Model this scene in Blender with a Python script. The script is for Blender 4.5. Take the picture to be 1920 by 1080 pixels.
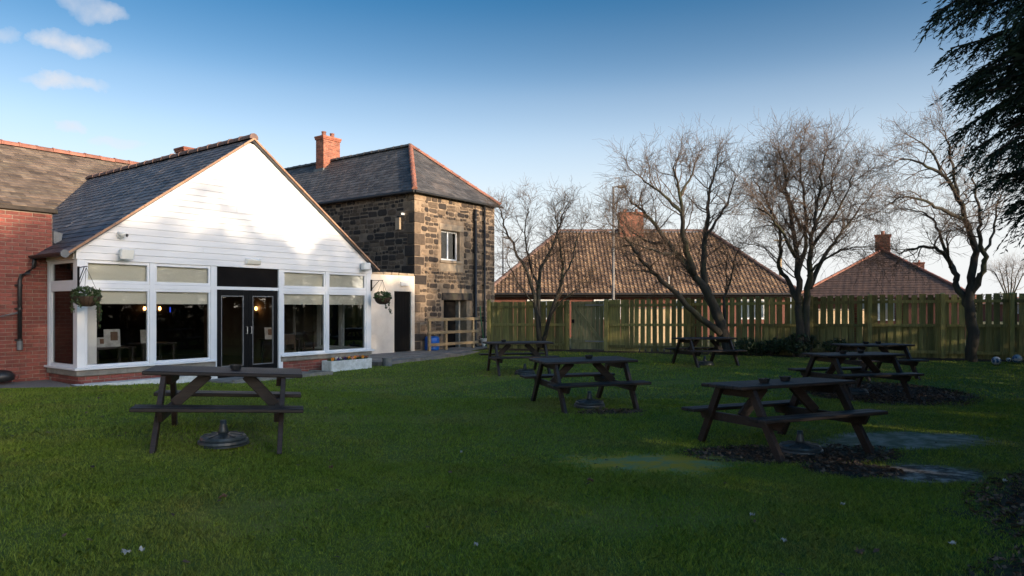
import bpy, math, random
import numpy as np
from mathutils import Vector, Matrix

random.seed(7)
rng = np.random.default_rng(7)
R = math.radians
sc = bpy.context.scene
for o in list(bpy.data.objects):
    bpy.data.objects.remove(o)

# ------------------------------------------------------------------ camera, sky, sun, exposure
CAM_H = 1.58
FPX = 1300.0
cam_d = bpy.data.cameras.new("camera")
cam = bpy.data.objects.new("camera", cam_d)
sc.collection.objects.link(cam)
cam.location = (0, 0, CAM_H)
cam.rotation_euler = (R(90), 0, 0)
cam_d.sensor_width = 36
cam_d.lens = 36 * FPX / 1920
cam_d.shift_y = 36 / 1920
cam_d.clip_end = 3000
sc.camera = cam

SUN_AZ = R(126.0)            # clockwise from +Y (the view direction)
SUN_EL = R(11.5)
SUN = Vector((math.sin(SUN_AZ) * math.cos(SUN_EL), math.cos(SUN_AZ) * math.cos(SUN_EL), math.sin(SUN_EL)))

world = bpy.data.worlds.new("World")
sc.world = world
world.use_nodes = True
wn, wl = world.node_tree.nodes, world.node_tree.links
wn.clear()
def wnode(t, **kw):
    n = wn.new(t)
    for k, v in kw.items(): setattr(n, k, v)
    return n
SKY_STRENGTH = 0.15
sc_exposure = 1.55
w_out = wnode('ShaderNodeOutputWorld')
w_bg = wnode('ShaderNodeBackground')
w_bg.inputs['Strength'].default_value = SKY_STRENGTH
w_sky = wnode('ShaderNodeTexSky', sky_type='NISHITA', sun_disc=False)
w_sky.sun_elevation = SUN_EL
w_sky.sun_rotation = SUN_AZ
w_sky.altitude = 50
w_sky.air_density = 1.0
w_sky.dust_density = 0.6
w_sky.ozone_density = 2.0
# small fair weather clouds, placed by compass bearing and elevation
w_tc = wnode('ShaderNodeTexCoord')
w_noise = wnode('ShaderNodeTexNoise')
w_noise.inputs['Scale'].default_value = 14.0
w_noise.inputs['Detail'].default_value = 6.0
w_noise.inputs['Roughness'].default_value = 0.6
wl.new(w_tc.outputs['Generated'], w_noise.inputs['Vector'])
w_sep = wnode('ShaderNodeSeparateXYZ')
wl.new(w_tc.outputs['Generated'], w_sep.inputs[0])
def wmath(op, a, b=None, c=None):
    n = wnode('ShaderNodeMath', operation=op)
    for i, x in enumerate((a, b, c)):
        if x is None: continue
        if isinstance(x, (int, float)): n.inputs[i].default_value = x
        else: wl.new(x, n.inputs[i])
    return n.outputs[0]
w_az = wmath('ARCTAN2', w_sep.outputs['X'], w_sep.outputs['Y'])
w_el = wmath('ARCSINE', w_sep.outputs['Z'])
w_nsep = wnode('ShaderNodeSeparateColor')
wl.new(w_noise.outputs['Color'], w_nsep.inputs[0])
w_el2 = wmath('ADD', w_el, wmath('MULTIPLY', wmath('SUBTRACT', w_nsep.outputs['Red'], 0.5), 0.05))
w_az2 = wmath('ADD', w_az, wmath('MULTIPLY', wmath('SUBTRACT', w_nsep.outputs['Green'], 0.5), 0.09))
mask = None
for az, el, ra, re_, tilt, amt in [(-32.6, 18.0, 2.8, 0.85, 0.10, 0.9), (-32.8, 15.5, 2.7, 0.52, 0.12, 0.85),
                                   (-32.4, 12.5, 1.2, 0.45, 0.2, 0.6), (-29.6, 11.6, 2.2, 0.5, -0.05, 0.5),
                                   (-31.3, 20.4, 2.9, 0.8, -0.05, 0.5), (-36.5, 17.6, 1.0, 0.5, 0.1, 0.35)]:
    da = wmath('SUBTRACT', w_az2, R(az))
    de = wmath('SUBTRACT', wmath('SUBTRACT', w_el2, R(el)), wmath('MULTIPLY', da, tilt))
    q = wmath('ADD', wmath('POWER', wmath('ABSOLUTE', wmath('DIVIDE', da, R(ra))), 2.0),
              wmath('POWER', wmath('ABSOLUTE', wmath('DIVIDE', de, R(re_))), 2.0))
    m = wmath('MULTIPLY', wmath('MAXIMUM', wmath('SUBTRACT', 1.0, q), 0.0), amt)
    mask = m if mask is None else wmath('MAXIMUM', mask, m)
mask = wmath('MINIMUM', wmath('MULTIPLY', wmath('POWER', mask, 0.8), wmath('MULTIPLY_ADD', w_nsep.outputs['Blue'], 2.6, -0.50)), 0.72)
w_mix = wnode('ShaderNodeMix', data_type='RGBA')
wl.new(mask, w_mix.inputs['Factor'])
CLOUD = (0.29, 0.285, 0.29)
w_mix.inputs['B'].default_value = tuple(c / SKY_STRENGTH for c in CLOUD) + (1,)
w_hsv = wnode('ShaderNodeHueSaturation')
w_hsv.inputs['Saturation'].default_value = 1.45
wl.new(w_sky.outputs['Color'], w_hsv.inputs['Color'])
# winter haze: the same all round the compass, thick at the horizon, with deeper blue higher up
def wramp(src, pts):
    n = wnode('ShaderNodeFloatCurve')
    c = n.mapping.curves[0]
    while len(c.points) > 2: c.points.remove(c.points[1])
    c.points[0].location = pts[0]; c.points[-1].location = pts[-1]
    for p in pts[1:-1]: c.points.new(*p)
    n.mapping.update(); wl.new(src, n.inputs['Value']); return n.outputs[0]
w_deg = wmath('DIVIDE', wmath('MAXIMUM', w_el, 0.0), R(90))
w_k = wramp(w_deg, [(0, .72), (.08, .69), (.135, .61), (.18, .49), (.26, .38), (.40, .38), (1, .38)])
w_h = wramp(w_deg, [(0, 1.0), (.05, .95), (.09, .80), (.135, .56), (.18, .30), (.235, .08), (.30, 0.0), (1, 0.0)])
w_dim = wnode('ShaderNodeVectorMath', operation='SCALE')
w_tint = wnode('ShaderNodeVectorMath', operation='MULTIPLY'); w_tint.inputs[1].default_value = (1.04, 0.915, 0.92)
wl.new(w_hsv.outputs['Color'], w_tint.inputs[0]); wl.new(w_tint.outputs[0], w_dim.inputs[0]); wl.new(w_k, w_dim.inputs['Scale'])
w_haze = wnode('ShaderNodeMix', data_type='RGBA')
HAZE = (0.92, 0.935, 0.945)
w_haze.inputs['B'].default_value = tuple(c / SKY_STRENGTH / 2 ** sc_exposure for c in HAZE) + (1,)
wl.new(w_h, w_haze.inputs['Factor']); wl.new(w_dim.outputs[0], w_haze.inputs['A'])
# the haze glows towards the low sun, as forward scattering does
w_dot = wnode('ShaderNodeVectorMath', operation='DOT_PRODUCT')
wl.new(w_tc.outputs['Generated'], w_dot.inputs[0]); w_dot.inputs[1].default_value = SUN
w_fwd = wmath('POWER', wmath('MAXIMUM', w_dot.outputs['Value'], 0.0), 3.0)
w_fc = wnode('ShaderNodeCombineXYZ')
for i_, c_ in enumerate((6.2, 5.2, 4.1)): wl.new(wmath('MULTIPLY_ADD', w_fwd, c_, 1.0), w_fc.inputs[i_])
w_glow = wnode('ShaderNodeVectorMath', operation='MULTIPLY')
wl.new(w_haze.outputs['Result'], w_glow.inputs[0]); wl.new(w_fc.outputs[0], w_glow.inputs[1])
wl.new(w_glow.outputs[0], w_mix.inputs['A'])
wl.new(w_mix.outputs['Result'], w_bg.inputs['Color'])
wl.new(w_bg.outputs['Background'], w_out.inputs['Surface'])

sun_d = bpy.data.lights.new("sun", 'SUN')
sun_d.energy = 2.5
sun_d.angle = R(1.1)
sun_d.color = (1.0, 0.80, 0.58)
sun_o = bpy.data.objects.new("sun", sun_d)
sc.collection.objects.link(sun_o)
sun_o.rotation_euler = (-SUN).to_track_quat('-Z', 'Y').to_euler()

sc.view_settings.view_transform = 'Standard'
sc.view_settings.look = 'None'
sc.view_settings.exposure = sc_exposure
sc.view_settings.gamma = 1.0
sc.view_settings.use_curve_mapping = False
sc.cycles.max_bounces = 6
sc.cycles.transparent_max_bounces = 12
sc.cycles.caustics_reflective = False
sc.cycles.caustics_refractive = False

# ------------------------------------------------------------------ helpers
COL = sc.collection
class MB:
    """collects geometry for one mesh"""
    def __init__(s): s.v = []; s.f = []
    def add(s, vs, fs):
        k = len(s.v); s.v.extend(tuple(p) for p in vs); s.f.extend(tuple(i + k for i in f) for f in fs); return s
    HF = [(0,3,2,1),(4,5,6,7),(0,1,5,4),(1,2,6,5),(2,3,7,6),(3,0,4,7)]
    def hexa(s, p): return s.add(p, MB.HF)
    def box(s, x0, x1, y0, y1, z0, z1):
        return s.hexa([(x0,y0,z0),(x1,y0,z0),(x1,y1,z0),(x0,y1,z0),(x0,y0,z1),(x1,y0,z1),(x1,y1,z1),(x0,y1,z1)])
    def bar(s, p, q, w, h, up=(0,0,1)):
        p = Vector(p); q = Vector(q); d = (q - p).normalized(); up = Vector(up)
        a = d.cross(up).normalized() * (w / 2); b = a.cross(d).normalized() * (h / 2)
        return s.hexa([p-a-b, q-a-b, q+a-b, p+a-b, p-a+b, q-a+b, q+a+b, p+a+b])
    def prism(s, poly, ext):
        n = len(poly); e = Vector(ext); P = [Vector(p) for p in poly]
        s.add(P + [p + e for p in P], [tuple(range(n))[::-1], tuple(range(n, 2*n))] + [(i, (i+1) % n, n+(i+1) % n, n+i) for i in range(n)])
        return s
    def tube(s, pts, rads, n=6, cap=True):
        P = [Vector(p) for p in pts]; m = len(P)
        if isinstance(rads, (int, float)): rads = [rads] * m
        k = len(s.v); ref = Vector((0.31, 0.17, 0.93))
        for i in range(m):
            t = (P[min(i+1, m-1)] - P[max(i-1, 0)])
            if t.length < 1e-9: t = Vector((0,0,1))
            t.normalize(); r = ref if abs(t.dot(ref)) < 0.9 else Vector((1,0,0))
            a = t.cross(r).normalized(); b = t.cross(a)
            for j in range(n):
                an = 2 * math.pi * j / n
                s.v.append(tuple(P[i] + (a * math.cos(an) + b * math.sin(an)) * rads[i]))
        for i in range(m - 1):
            for j in range(n):
                s.f.append((k+i*n+j, k+i*n+(j+1) % n, k+(i+1)*n+(j+1) % n, k+(i+1)*n+j))
        if cap:
            s.f.append(tuple(k + j for j in range(n))[::-1]); s.f.append(tuple(k+(m-1)*n+j for j in range(n)))
        return s
    def lathe(s, prof, n=20, c=(0,0,0)):
        k = len(s.v); m = len(prof)
        for (r, z) in prof:
            for j in range(n):
                an = 2 * math.pi * j / n
                s.v.append((c[0]+r*math.cos(an), c[1]+r*math.sin(an), c[2]+z))
        for i in range(m - 1):
            for j in range(n):
                s.f.append((k+i*n+j, k+i*n+(j+1) % n, k+(i+1)*n+(j+1) % n, k+(i+1)*n+j))
        s.f.append(tuple(k + j for j in range(n))[::-1]); s.f.append(tuple(k+(m-1)*n+j for j in range(n)))
        return s
    def mesh(s, name):
        me = bpy.data.meshes.new(name); me.from_pydata(s.v, [], s.f); me.update(); return me

def link(o, parent=None):
    COL.objects.link(o)
    if parent is not None: o.parent = parent
    return o
def obj(name, m, mat, parent=None, smooth=False, loc=None, kind=None):
    me = m.mesh(name) if isinstance(m, MB) else m
    if mat is not None and len(me.materials) == 0: me.materials.append(mat)
    if smooth: me.polygons.foreach_set('use_smooth', [True] * len(me.polygons))
    o = bpy.data.objects.new(name, me); link(o, parent)
    if loc is not None: o.location = loc
    if kind: o['kind'] = kind
    return o
def npmesh(name, V, F):
    """fast mesh from numpy: V (n,3), F (m,k) with constant k"""
    me = bpy.data.meshes.new(name); m, k = F.shape
    me.vertices.add(len(V)); me.vertices.foreach_set('co', np.ascontiguousarray(V, dtype=np.float32).ravel())
    me.loops.add(m * k); me.loops.foreach_set('vertex_index', np.ascontiguousarray(F, dtype=np.int32).ravel())
    me.polygons.add(m); me.polygons.foreach_set('loop_start', np.arange(0, m*k, k, dtype=np.int32))
    me.update(calc_edges=True); return me
def tag(o, label, cat, group=None):
    o['label'] = label; o['category'] = cat
    if group: o['group'] = group
    return o
def thing(name, label, cat, loc=(0,0,0), rz=0, group=None, rot=None):
    o = bpy.data.objects.new(name, None); o.empty_display_size = 0.2
    link(o); o.location = loc; o.rotation_euler = rot if rot else (0, 0, rz)
    return tag(o, label, cat, group)
def copy_tree(root, label=None, group=None):
    r = root.copy(); COL.objects.link(r)
    if label: r['label'] = label
    if group: r['group'] = group
    for ch in list(root.children):
        c = ch.copy(); COL.objects.link(c); c.parent = r
        for g in list(ch.children):
            d = g.copy(); COL.objects.link(d); d.parent = c
    return r
def struct(o): o['kind'] = 'structure'; return o
def bevel(o, w=0.006, seg=1):
    b = o.modifiers.new('bevel', 'BEVEL'); b.width = w; b.segments = seg; b.limit_method = 'ANGLE'; return o

MATS = {}
def mat(name, c1, c2=None, scale=5.0, rough=0.8, bump=0.0, bscale=None, rand=0.0, island=0.0, stretch=(1,1,1),
        metal=0.0, spec=0.5, pos=False, contrast=(0.35, 0.65), c3=None, s3=0.6, amt3=0.5, detail=5, trans=0.0, ramp=None, coat=0.0):
    m = bpy.data.materials.new(name); m.use_nodes = True; MATS[name] = m
    nt = m.node_tree; N, L = nt.nodes, nt.links
    b = N['Principled BSDF']; b.inputs['Roughness'].default_value = rough; b.inputs['Metallic'].default_value = metal
    b.inputs['Specular IOR Level'].default_value = spec
    b.inputs['Coat Weight'].default_value = coat
    tc = N.new('ShaderNodeTexCoord'); gm = N.new('ShaderNodeNewGeometry'); oi = N.new('ShaderNodeObjectInfo')
    mp = N.new('ShaderNodeMapping'); mp.inputs['Scale'].default_value = stretch
    L.new(gm.outputs['Position'] if pos else tc.outputs['Object'], mp.inputs['Vector'])
    ad = N.new('ShaderNodeVectorMath'); ad.operation = 'ADD'; L.new(mp.outputs[0], ad.inputs[0])
    if not pos:
        sc_ = N.new('ShaderNodeVectorMath'); sc_.operation = 'SCALE'; sc_.inputs[0].default_value = (37, 53, 71)
        L.new(oi.outputs['Random'], sc_.inputs['Scale']); L.new(sc_.outputs[0], ad.inputs[1])
    co = ad.outputs[0]
    def noise(s, d=detail):
        n = N.new('ShaderNodeTexNoise'); n.inputs['Scale'].default_value = s; n.inputs['Detail'].default_value = d
        n.inputs['Roughness'].default_value = 0.6; L.new(co, n.inputs['Vector']); return n.outputs['Fac']
    def mixc(f, a, bb):
        x = N.new('ShaderNodeMix'); x.data_type = 'RGBA'
        if isinstance(f, float): x.inputs['Factor'].default_value = f
        else: L.new(f, x.inputs['Factor'])
        for k, v in (('A', a), ('B', bb)):
            if isinstance(v, tuple): x.inputs[k].default_value = v + (1,)
            else: L.new(v, x.inputs[k])
        return x.outputs['Result']
    def mr(f, lo, hi, a=0.0, bb=1.0):
        x = N.new('ShaderNodeMapRange'); x.inputs[1].default_value = lo; x.inputs[2].default_value = hi
        x.inputs[3].default_value = a; x.inputs[4].default_value = bb; L.new(f, x.inputs[0]); return x.outputs[0]
    col = None
    if ramp is not None:      # piece by piece colour from a ramp
        cr = N.new('ShaderNodeValToRGB'); e = cr.color_ramp.elements
        for i, (p, c) in enumerate(ramp):
            el = e[i] if i < 2 else e.new(p)
            el.position = p; el.color = c + (1,)
        L.new(gm.outputs['Random Per Island'] if island else oi.outputs['Random'], cr.inputs[0])
        col = cr.outputs[0]
        v = mr(noise(scale), 0.3, 0.7, 0.65, 1.3)
        hs = N.new('ShaderNodeHueSaturation'); L.new(v, hs.inputs['Value']); L.new(col, hs.inputs['Color']); col = hs.outputs[0]
    else:
        col = mixc(mr(noise(scale), contrast[0], contrast[1]), c1, c2) if c2 else c1
        if c3: col = mixc(mr(noise(s3, 4), 0.5, 0.72, 0.0, amt3), col, c3)
        if rand or island:
            v = mr(gm.outputs['Random Per Island'] if island else oi.outputs['Random'], 0, 1, 1 - (rand or island), 1 + (rand or island))
            hs = N.new('ShaderNodeHueSaturation'); L.new(v, hs.inputs['Value'])
            if isinstance(col, tuple): hs.inputs['Color'].default_value = col + (1,)
            else: L.new(col, hs.inputs['Color'])
            col = hs.outputs[0]
    if isinstance(col, tuple): b.inputs['Base Color'].default_value = col + (1,)
    else: L.new(col, b.inputs['Base Color'])
    if bump:
        bp = N.new('ShaderNodeBump'); bp.inputs['Strength'].default_value = bump; bp.inputs['Distance'].default_value = 0.01
        L.new(noise(bscale or scale * 4), bp.inputs['Height']); L.new(bp.outputs[0], b.inputs['Normal'])
    if trans:
        tr = N.new('ShaderNodeBsdfTranslucent'); mx = N.new('ShaderNodeMixShader'); mx.inputs[0].default_value = trans
        if isinstance(col, tuple): tr.inputs[0].default_value = col + (1,)
        else: L.new(col, tr.inputs[0])
        L.new(b.outputs[0], mx.inputs[1]); L.new(tr.outputs[0], mx.inputs[2]); L.new(mx.outputs[0], N['Material Output'].inputs['Surface'])
    return m
def emit(name, c, s):
    m = bpy.data.materials.new(name); m.use_nodes = True; N, L = m.node_tree.nodes, m.node_tree.links
    e = N.new('ShaderNodeEmission'); e.inputs[0].default_value = c + (1,); e.inputs[1].default_value = s
    L.new(e.outputs[0], N['Material Output'].inputs['Surface']); return m
def glass(name, tint=(0.96, 0.97, 0.965), ior=1.5):
    m = bpy.data.materials.new(name); m.use_nodes = True; N, L = m.node_tree.nodes, m.node_tree.links
    t = N.new('ShaderNodeBsdfTransparent'); t.inputs[0].default_value = tint + (1,)
    g = N.new('ShaderNodeBsdfGlossy'); g.inputs['Roughness'].default_value = 0.01
    fr = N.new('ShaderNodeFresnel'); fr.inputs[0].default_value = ior
    nz = N.new('ShaderNodeTexNoise'); nz.inputs['Scale'].default_value = 1.5
    bp = N.new('ShaderNodeBump'); bp.inputs['Strength'].default_value = 0.03; L.new(nz.outputs['Fac'], bp.inputs['Height'])
    L.new(bp.outputs[0], g.inputs['Normal'])
    mx = N.new('ShaderNodeMixShader'); L.new(fr.outputs[0], mx.inputs[0]); L.new(t.outputs[0], mx.inputs[1]); L.new(g.outputs[0], mx.inputs[2])
    L.new(mx.outputs[0], N['Material Output'].inputs['Surface']); return m

def S(x): x = min(1.0, max(0.0, x)); return x * x * (3 - 2 * x)
def P3(px, py, Y):
    """world point seen at photo pixel (px, py) at depth Y"""
    return Vector(((px - 960) / FPX * Y, Y, CAM_H - (py - 576) / FPX * Y))

# ------------------------------------------------------------------ materials
M = {}
M['white_board'] = mat('white_board', (0.72, 0.72, 0.715), (0.64, 0.64, 0.635), 3, 0.45, 0.05, 30, rand=0.03, stretch=(0.4, 1, 3))
M['white_upvc'] = mat('white_upvc', (0.73, 0.74, 0.75), (0.67, 0.68, 0.69), 2, 0.35)
M['dirty_white'] = mat('dirty_white', (0.72, 0.72, 0.70), (0.50, 0.50, 0.46), 9, 0.8, 0.3, 40)
M['render_cream'] = mat('render_cream', (0.70, 0.64, 0.55), (0.58, 0.52, 0.44), 2.2, 0.9, 0.5, 30, c3=(0.42, 0.37, 0.30), s3=1.3, amt3=0.5)
M['brick'] = mat('brick', (0.225, 0.060, 0.042), (0.16, 0.045, 0.035), 16, 0.85, 0.4, 60, rand=0.28, c3=(0.26, 0.13, 0.10), s3=5, amt3=0.35)
M['brick_joined'] = mat('brick_joined', (0.30, 0.10, 0.055), (0.21, 0.07, 0.045), 10, 0.85, 0.3, 50, island=0.35, c3=(0.36, 0.2, 0.13), s3=3, amt3=0.4)
M['brick_far'] = mat('brick_far', (0.15, 0.055, 0.036), (0.10, 0.04, 0.03), 10, 0.9)
M['mortar'] = mat('mortar', (0.32, 0.26, 0.21), (0.22, 0.17, 0.13), 14, 0.95, 0.3, 80)
M['concrete'] = mat('concrete', (0.26, 0.24, 0.20), (0.17, 0.155, 0.13), 7, 0.9, 0.3, 50, c3=(0.10, 0.10, 0.08), s3=3, amt3=0.4)
M['paving'] = mat('paving', (0.24, 0.22, 0.20), (0.15, 0.14, 0.125), 4, 0.85, 0.3, 40, rand=0.15, c3=(0.12, 0.11, 0.09), s3=2, amt3=0.6)
M['gravel'] = mat('gravel', (0.25, 0.22, 0.19), (0.12, 0.11, 0.10), 60, 0.95, 0.6, 90)
M['slate'] = mat('slate', (0.060, 0.068, 0.082), (0.036, 0.041, 0.050), 3, 0.55, 0.25, 30, island=0.4, c3=(0.16, 0.13, 0.11), s3=1.6, amt3=0.6)
M['slate_tan'] = mat('slate_tan', (0.165, 0.122, 0.092), (0.095, 0.072, 0.056), 2.5, 0.8, 0.3, 25, island=0.4, c3=(0.22, 0.18, 0.13), s3=2.2, amt3=0.7)
M['slate_stone'] = mat('slate_stone', (0.085, 0.082, 0.08), (0.055, 0.053, 0.053), 3, 0.65, 0.25, 30, island=0.35, c3=(0.15, 0.12, 0.10), s3=1.3, amt3=0.5)
M['ridge_red'] = mat('ridge_red', (0.29, 0.115, 0.075), (0.20, 0.082, 0.058), 6, 0.8, 0.3, 30, rand=0.25, c3=(0.2, 0.15, 0.11), s3=4, amt3=0.4)
M['ridge_brown'] = mat('ridge_brown', (0.17, 0.10, 0.08), (0.10, 0.065, 0.055), 6, 0.8, 0.3, 30, rand=0.25)
M['verge'] = mat('verge', (0.40, 0.22, 0.13), (0.26, 0.16, 0.11), 5, 0.9, 0.3, 30, rand=0.15)
M['black_paint'] = mat('black_paint', (0.004, 0.004, 0.0045), (0.006, 0.006, 0.0065), 5, 0.5, spec=0.12)
M['black_plastic'] = mat('black_plastic', (0.012, 0.013, 0.014), (0.02, 0.02, 0.021), 7, 0.45)
M['dark_board'] = mat('dark_board', (0.005, 0.0047, 0.0047), (0.008, 0.0075, 0.007), 3, 0.8, spec=0.1, bump=0.1, bscale=20, stretch=(6, 6, 0.6))
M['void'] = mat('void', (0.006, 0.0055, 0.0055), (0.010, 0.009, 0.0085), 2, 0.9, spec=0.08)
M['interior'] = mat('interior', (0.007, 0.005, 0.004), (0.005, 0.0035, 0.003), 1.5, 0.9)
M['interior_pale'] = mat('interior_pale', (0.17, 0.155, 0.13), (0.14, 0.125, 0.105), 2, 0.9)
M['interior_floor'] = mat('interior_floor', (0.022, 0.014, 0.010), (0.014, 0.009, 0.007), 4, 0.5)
M['blind'] = mat('blind', (0.78, 0.77, 0.66), (0.73, 0.72, 0.61), 2, 0.9, trans=0.15)
M['glass'] = glass('glass')
M['plant_leaf'] = mat('plant_leaf', (0.030, 0.062, 0.016), (0.055, 0.085, 0.025), 12, 0.6, island=0.5, trans=0.2)
M['basket'] = mat('basket', (0.075, 0.045, 0.026), (0.04, 0.025, 0.016), 40, 0.9, 0.6, 90, stretch=(1, 1, 4))
M['petal_orange'] = mat('petal_orange', (0.75, 0.26, 0.02), (0.8, 0.38, 0.03), 20, 0.6)
M['petal_purple'] = mat('petal_purple', (0.07, 0.02, 0.14), (0.04, 0.012, 0.09), 20, 0.6)
M['petal_white'] = mat('petal_white', (0.75, 0.72, 0.66), (0.62, 0.58, 0.55), 20, 0.6)
M['petal_pink'] = mat('petal_pink', (0.6, 0.3, 0.28), (0.55, 0.22, 0.1), 20, 0.6)
M['soil'] = mat('soil', (0.035, 0.026, 0.02), (0.02, 0.015, 0.012), 20, 0.95, 0.6, 60)
M['wood_dark'] = mat('wood_dark', (0.027, 0.0155, 0.011), (0.012, 0.007, 0.0058), 7, 0.55, 0.3, 30, rand=0.45, stretch=(0.7, 8, 8), c3=(0.042, 0.032, 0.027), s3=2.5, amt3=0.6, spec=0.4)
M['wood_fence'] = mat('wood_fence', (0.275, 0.240, 0.080), (0.130, 0.116, 0.042), 5, 0.9, 0.4, 30, rand=0.36, stretch=(6, 6, 0.6), c3=(0.155, 0.168, 0.040), s3=1.6, amt3=0.75)
M['wood_gate'] = mat('wood_gate', (0.27, 0.25, 0.125), (0.17, 0.165, 0.08), 5, 0.9, 0.4, 30, rand=0.2, stretch=(6, 6, 0.6), c3=(0.07, 0.09, 0.03), s3=1.6, amt3=0.7)
M['wood_new'] = mat('wood_new', (0.33, 0.24, 0.13), (0.22, 0.16, 0.09), 6, 0.85, 0.3, 30, rand=0.15, stretch=(1, 6, 6))
M['bark_tree'] = mat('bark_tree', (0.058, 0.050, 0.036), (0.028, 0.025, 0.020), 9, 0.95, 0.7, 40, c3=(0.056, 0.064, 0.024), s3=2.0, amt3=0.8, stretch=(1, 1, 0.35))
M['twig'] = mat('twig', (0.150, 0.102, 0.068), (0.085, 0.060, 0.043), 3, 0.9)
M['twig_pale'] = mat('twig_pale', (0.17, 0.125, 0.09), (0.10, 0.075, 0.055), 3, 0.9)
M['conifer_leaf'] = mat('conifer_leaf', (0.022, 0.042, 0.024), (0.012, 0.026, 0.016), 1.5, 0.7, island=0.45, spec=0.25)
M['conifer_bark'] = mat('conifer_bark', (0.05, 0.036, 0.028), (0.03, 0.022, 0.018), 9, 0.95, 0.6, 40, stretch=(1, 1, 0.3))
M['shrub_leaf'] = mat('shrub_leaf', (0.018, 0.036, 0.010), (0.035, 0.055, 0.018), 4, 0.6, island=0.5)
M['hedge_far'] = mat('hedge_far', (0.10, 0.085, 0.05), (0.07, 0.07, 0.035), 2, 0.9, island=0.5)
M['grey_metal'] = mat('grey_metal', (0.22, 0.22, 0.22), (0.16, 0.16, 0.16), 4, 0.5, metal=0.3)
M['lamp_grey'] = mat('lamp_grey', (0.20, 0.19, 0.17), (0.13, 0.12, 0.11), 4, 0.6)
M['white_fixture'] = mat('white_fixture', (0.72, 0.72, 0.70), (0.64, 0.64, 0.62), 6, 0.4)
M['diffuser'] = mat('diffuser', (0.80, 0.79, 0.72), (0.74, 0.73, 0.66), 6, 0.25)
M['blue_plastic'] = mat('blue_plastic', (0.005, 0.115, 0.50), (0.004, 0.09, 0.40), 4, 0.4)
M['base_plastic'] = mat('base_plastic', (0.020, 0.030, 0.036), (0.032, 0.043, 0.050), 8, 0.42)
M['hose_green'] = mat('hose_green', (0.03, 0.20, 0.07), (0.02, 0.15, 0.05), 6, 0.5)
M['lead'] = mat('lead', (0.14, 0.15, 0.155), (0.09, 0.10, 0.105), 5, 0.6)
M['steel'] = mat('steel', (0.40, 0.41, 0.42), (0.3, 0.31, 0.32), 5, 0.35, metal=0.8)
M['bark_chip'] = mat('bark_chip', (0.135, 0.085, 0.056), (0.058, 0.038, 0.027), 5, 0.9, island=0.7)
M['leaf_litter'] = mat('leaf_litter', (0.14, 0.075, 0.04), (0.09, 0.05, 0.03), 9, 0.8)
M['paper'] = mat('paper', (0.42, 0.42, 0.40), (0.26, 0.26, 0.25), 9, 0.8)
M['grass_blade'] = mat('grass_blade', (0.172, 0.248, 0.024), (0.222, 0.280, 0.040), 1.3, 0.55, island=0.5, pos=True, c3=(0.25, 0.235, 0.060), s3=0.7, amt3=0.8, trans=0.3, spec=0.25)
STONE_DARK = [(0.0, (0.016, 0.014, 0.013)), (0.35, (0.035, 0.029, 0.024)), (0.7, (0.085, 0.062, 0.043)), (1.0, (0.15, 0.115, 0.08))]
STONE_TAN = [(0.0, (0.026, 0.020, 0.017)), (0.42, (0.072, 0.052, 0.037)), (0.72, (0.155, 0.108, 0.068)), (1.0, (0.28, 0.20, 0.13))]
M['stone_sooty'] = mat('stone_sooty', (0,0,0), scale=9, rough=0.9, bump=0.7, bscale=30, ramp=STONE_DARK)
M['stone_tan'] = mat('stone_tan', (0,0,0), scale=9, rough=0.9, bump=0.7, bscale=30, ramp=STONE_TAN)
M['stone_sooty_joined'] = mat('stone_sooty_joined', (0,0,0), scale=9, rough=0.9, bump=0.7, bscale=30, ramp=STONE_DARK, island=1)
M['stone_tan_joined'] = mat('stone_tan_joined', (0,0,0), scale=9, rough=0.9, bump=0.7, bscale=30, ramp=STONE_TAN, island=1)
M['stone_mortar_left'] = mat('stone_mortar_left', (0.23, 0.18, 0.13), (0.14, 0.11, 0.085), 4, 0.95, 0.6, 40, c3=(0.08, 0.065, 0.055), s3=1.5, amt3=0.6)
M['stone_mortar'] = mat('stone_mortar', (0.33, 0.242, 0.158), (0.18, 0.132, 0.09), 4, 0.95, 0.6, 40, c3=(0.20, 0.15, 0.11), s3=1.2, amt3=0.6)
M['lintel'] = mat('lintel', (0.36, 0.28, 0.19), (0.27, 0.21, 0.15), 5, 0.9, 0.4, 40)
M['beam'] = mat('beam', (0.055, 0.042, 0.032), (0.03, 0.024, 0.02), 6, 0.9, 0.6, 30, c3=(0.05, 0.06, 0.025), s3=2, amt3=0.5)
M['tile_dark'] = mat('tile_dark', (0.105, 0.062, 0.050), (0.065, 0.042, 0.037), 3, 0.8, 0.3, 20, island=0.35)
M['ball_white'] = mat('ball_white', (0.50, 0.52, 0.54), (0.30, 0.31, 0.32), 6, 0.4)
M['ball_blue'] = mat('ball_blue', (0.03, 0.10, 0.22), (0.02, 0.07, 0.16), 6, 0.4)
M['lamp_bulb'] = emit('lamp_bulb', (1.0, 0.42, 0.12), 5.0)
M['blue_light'] = emit('blue_light', (0.05, 0.12, 1.0), 0.25)

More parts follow.
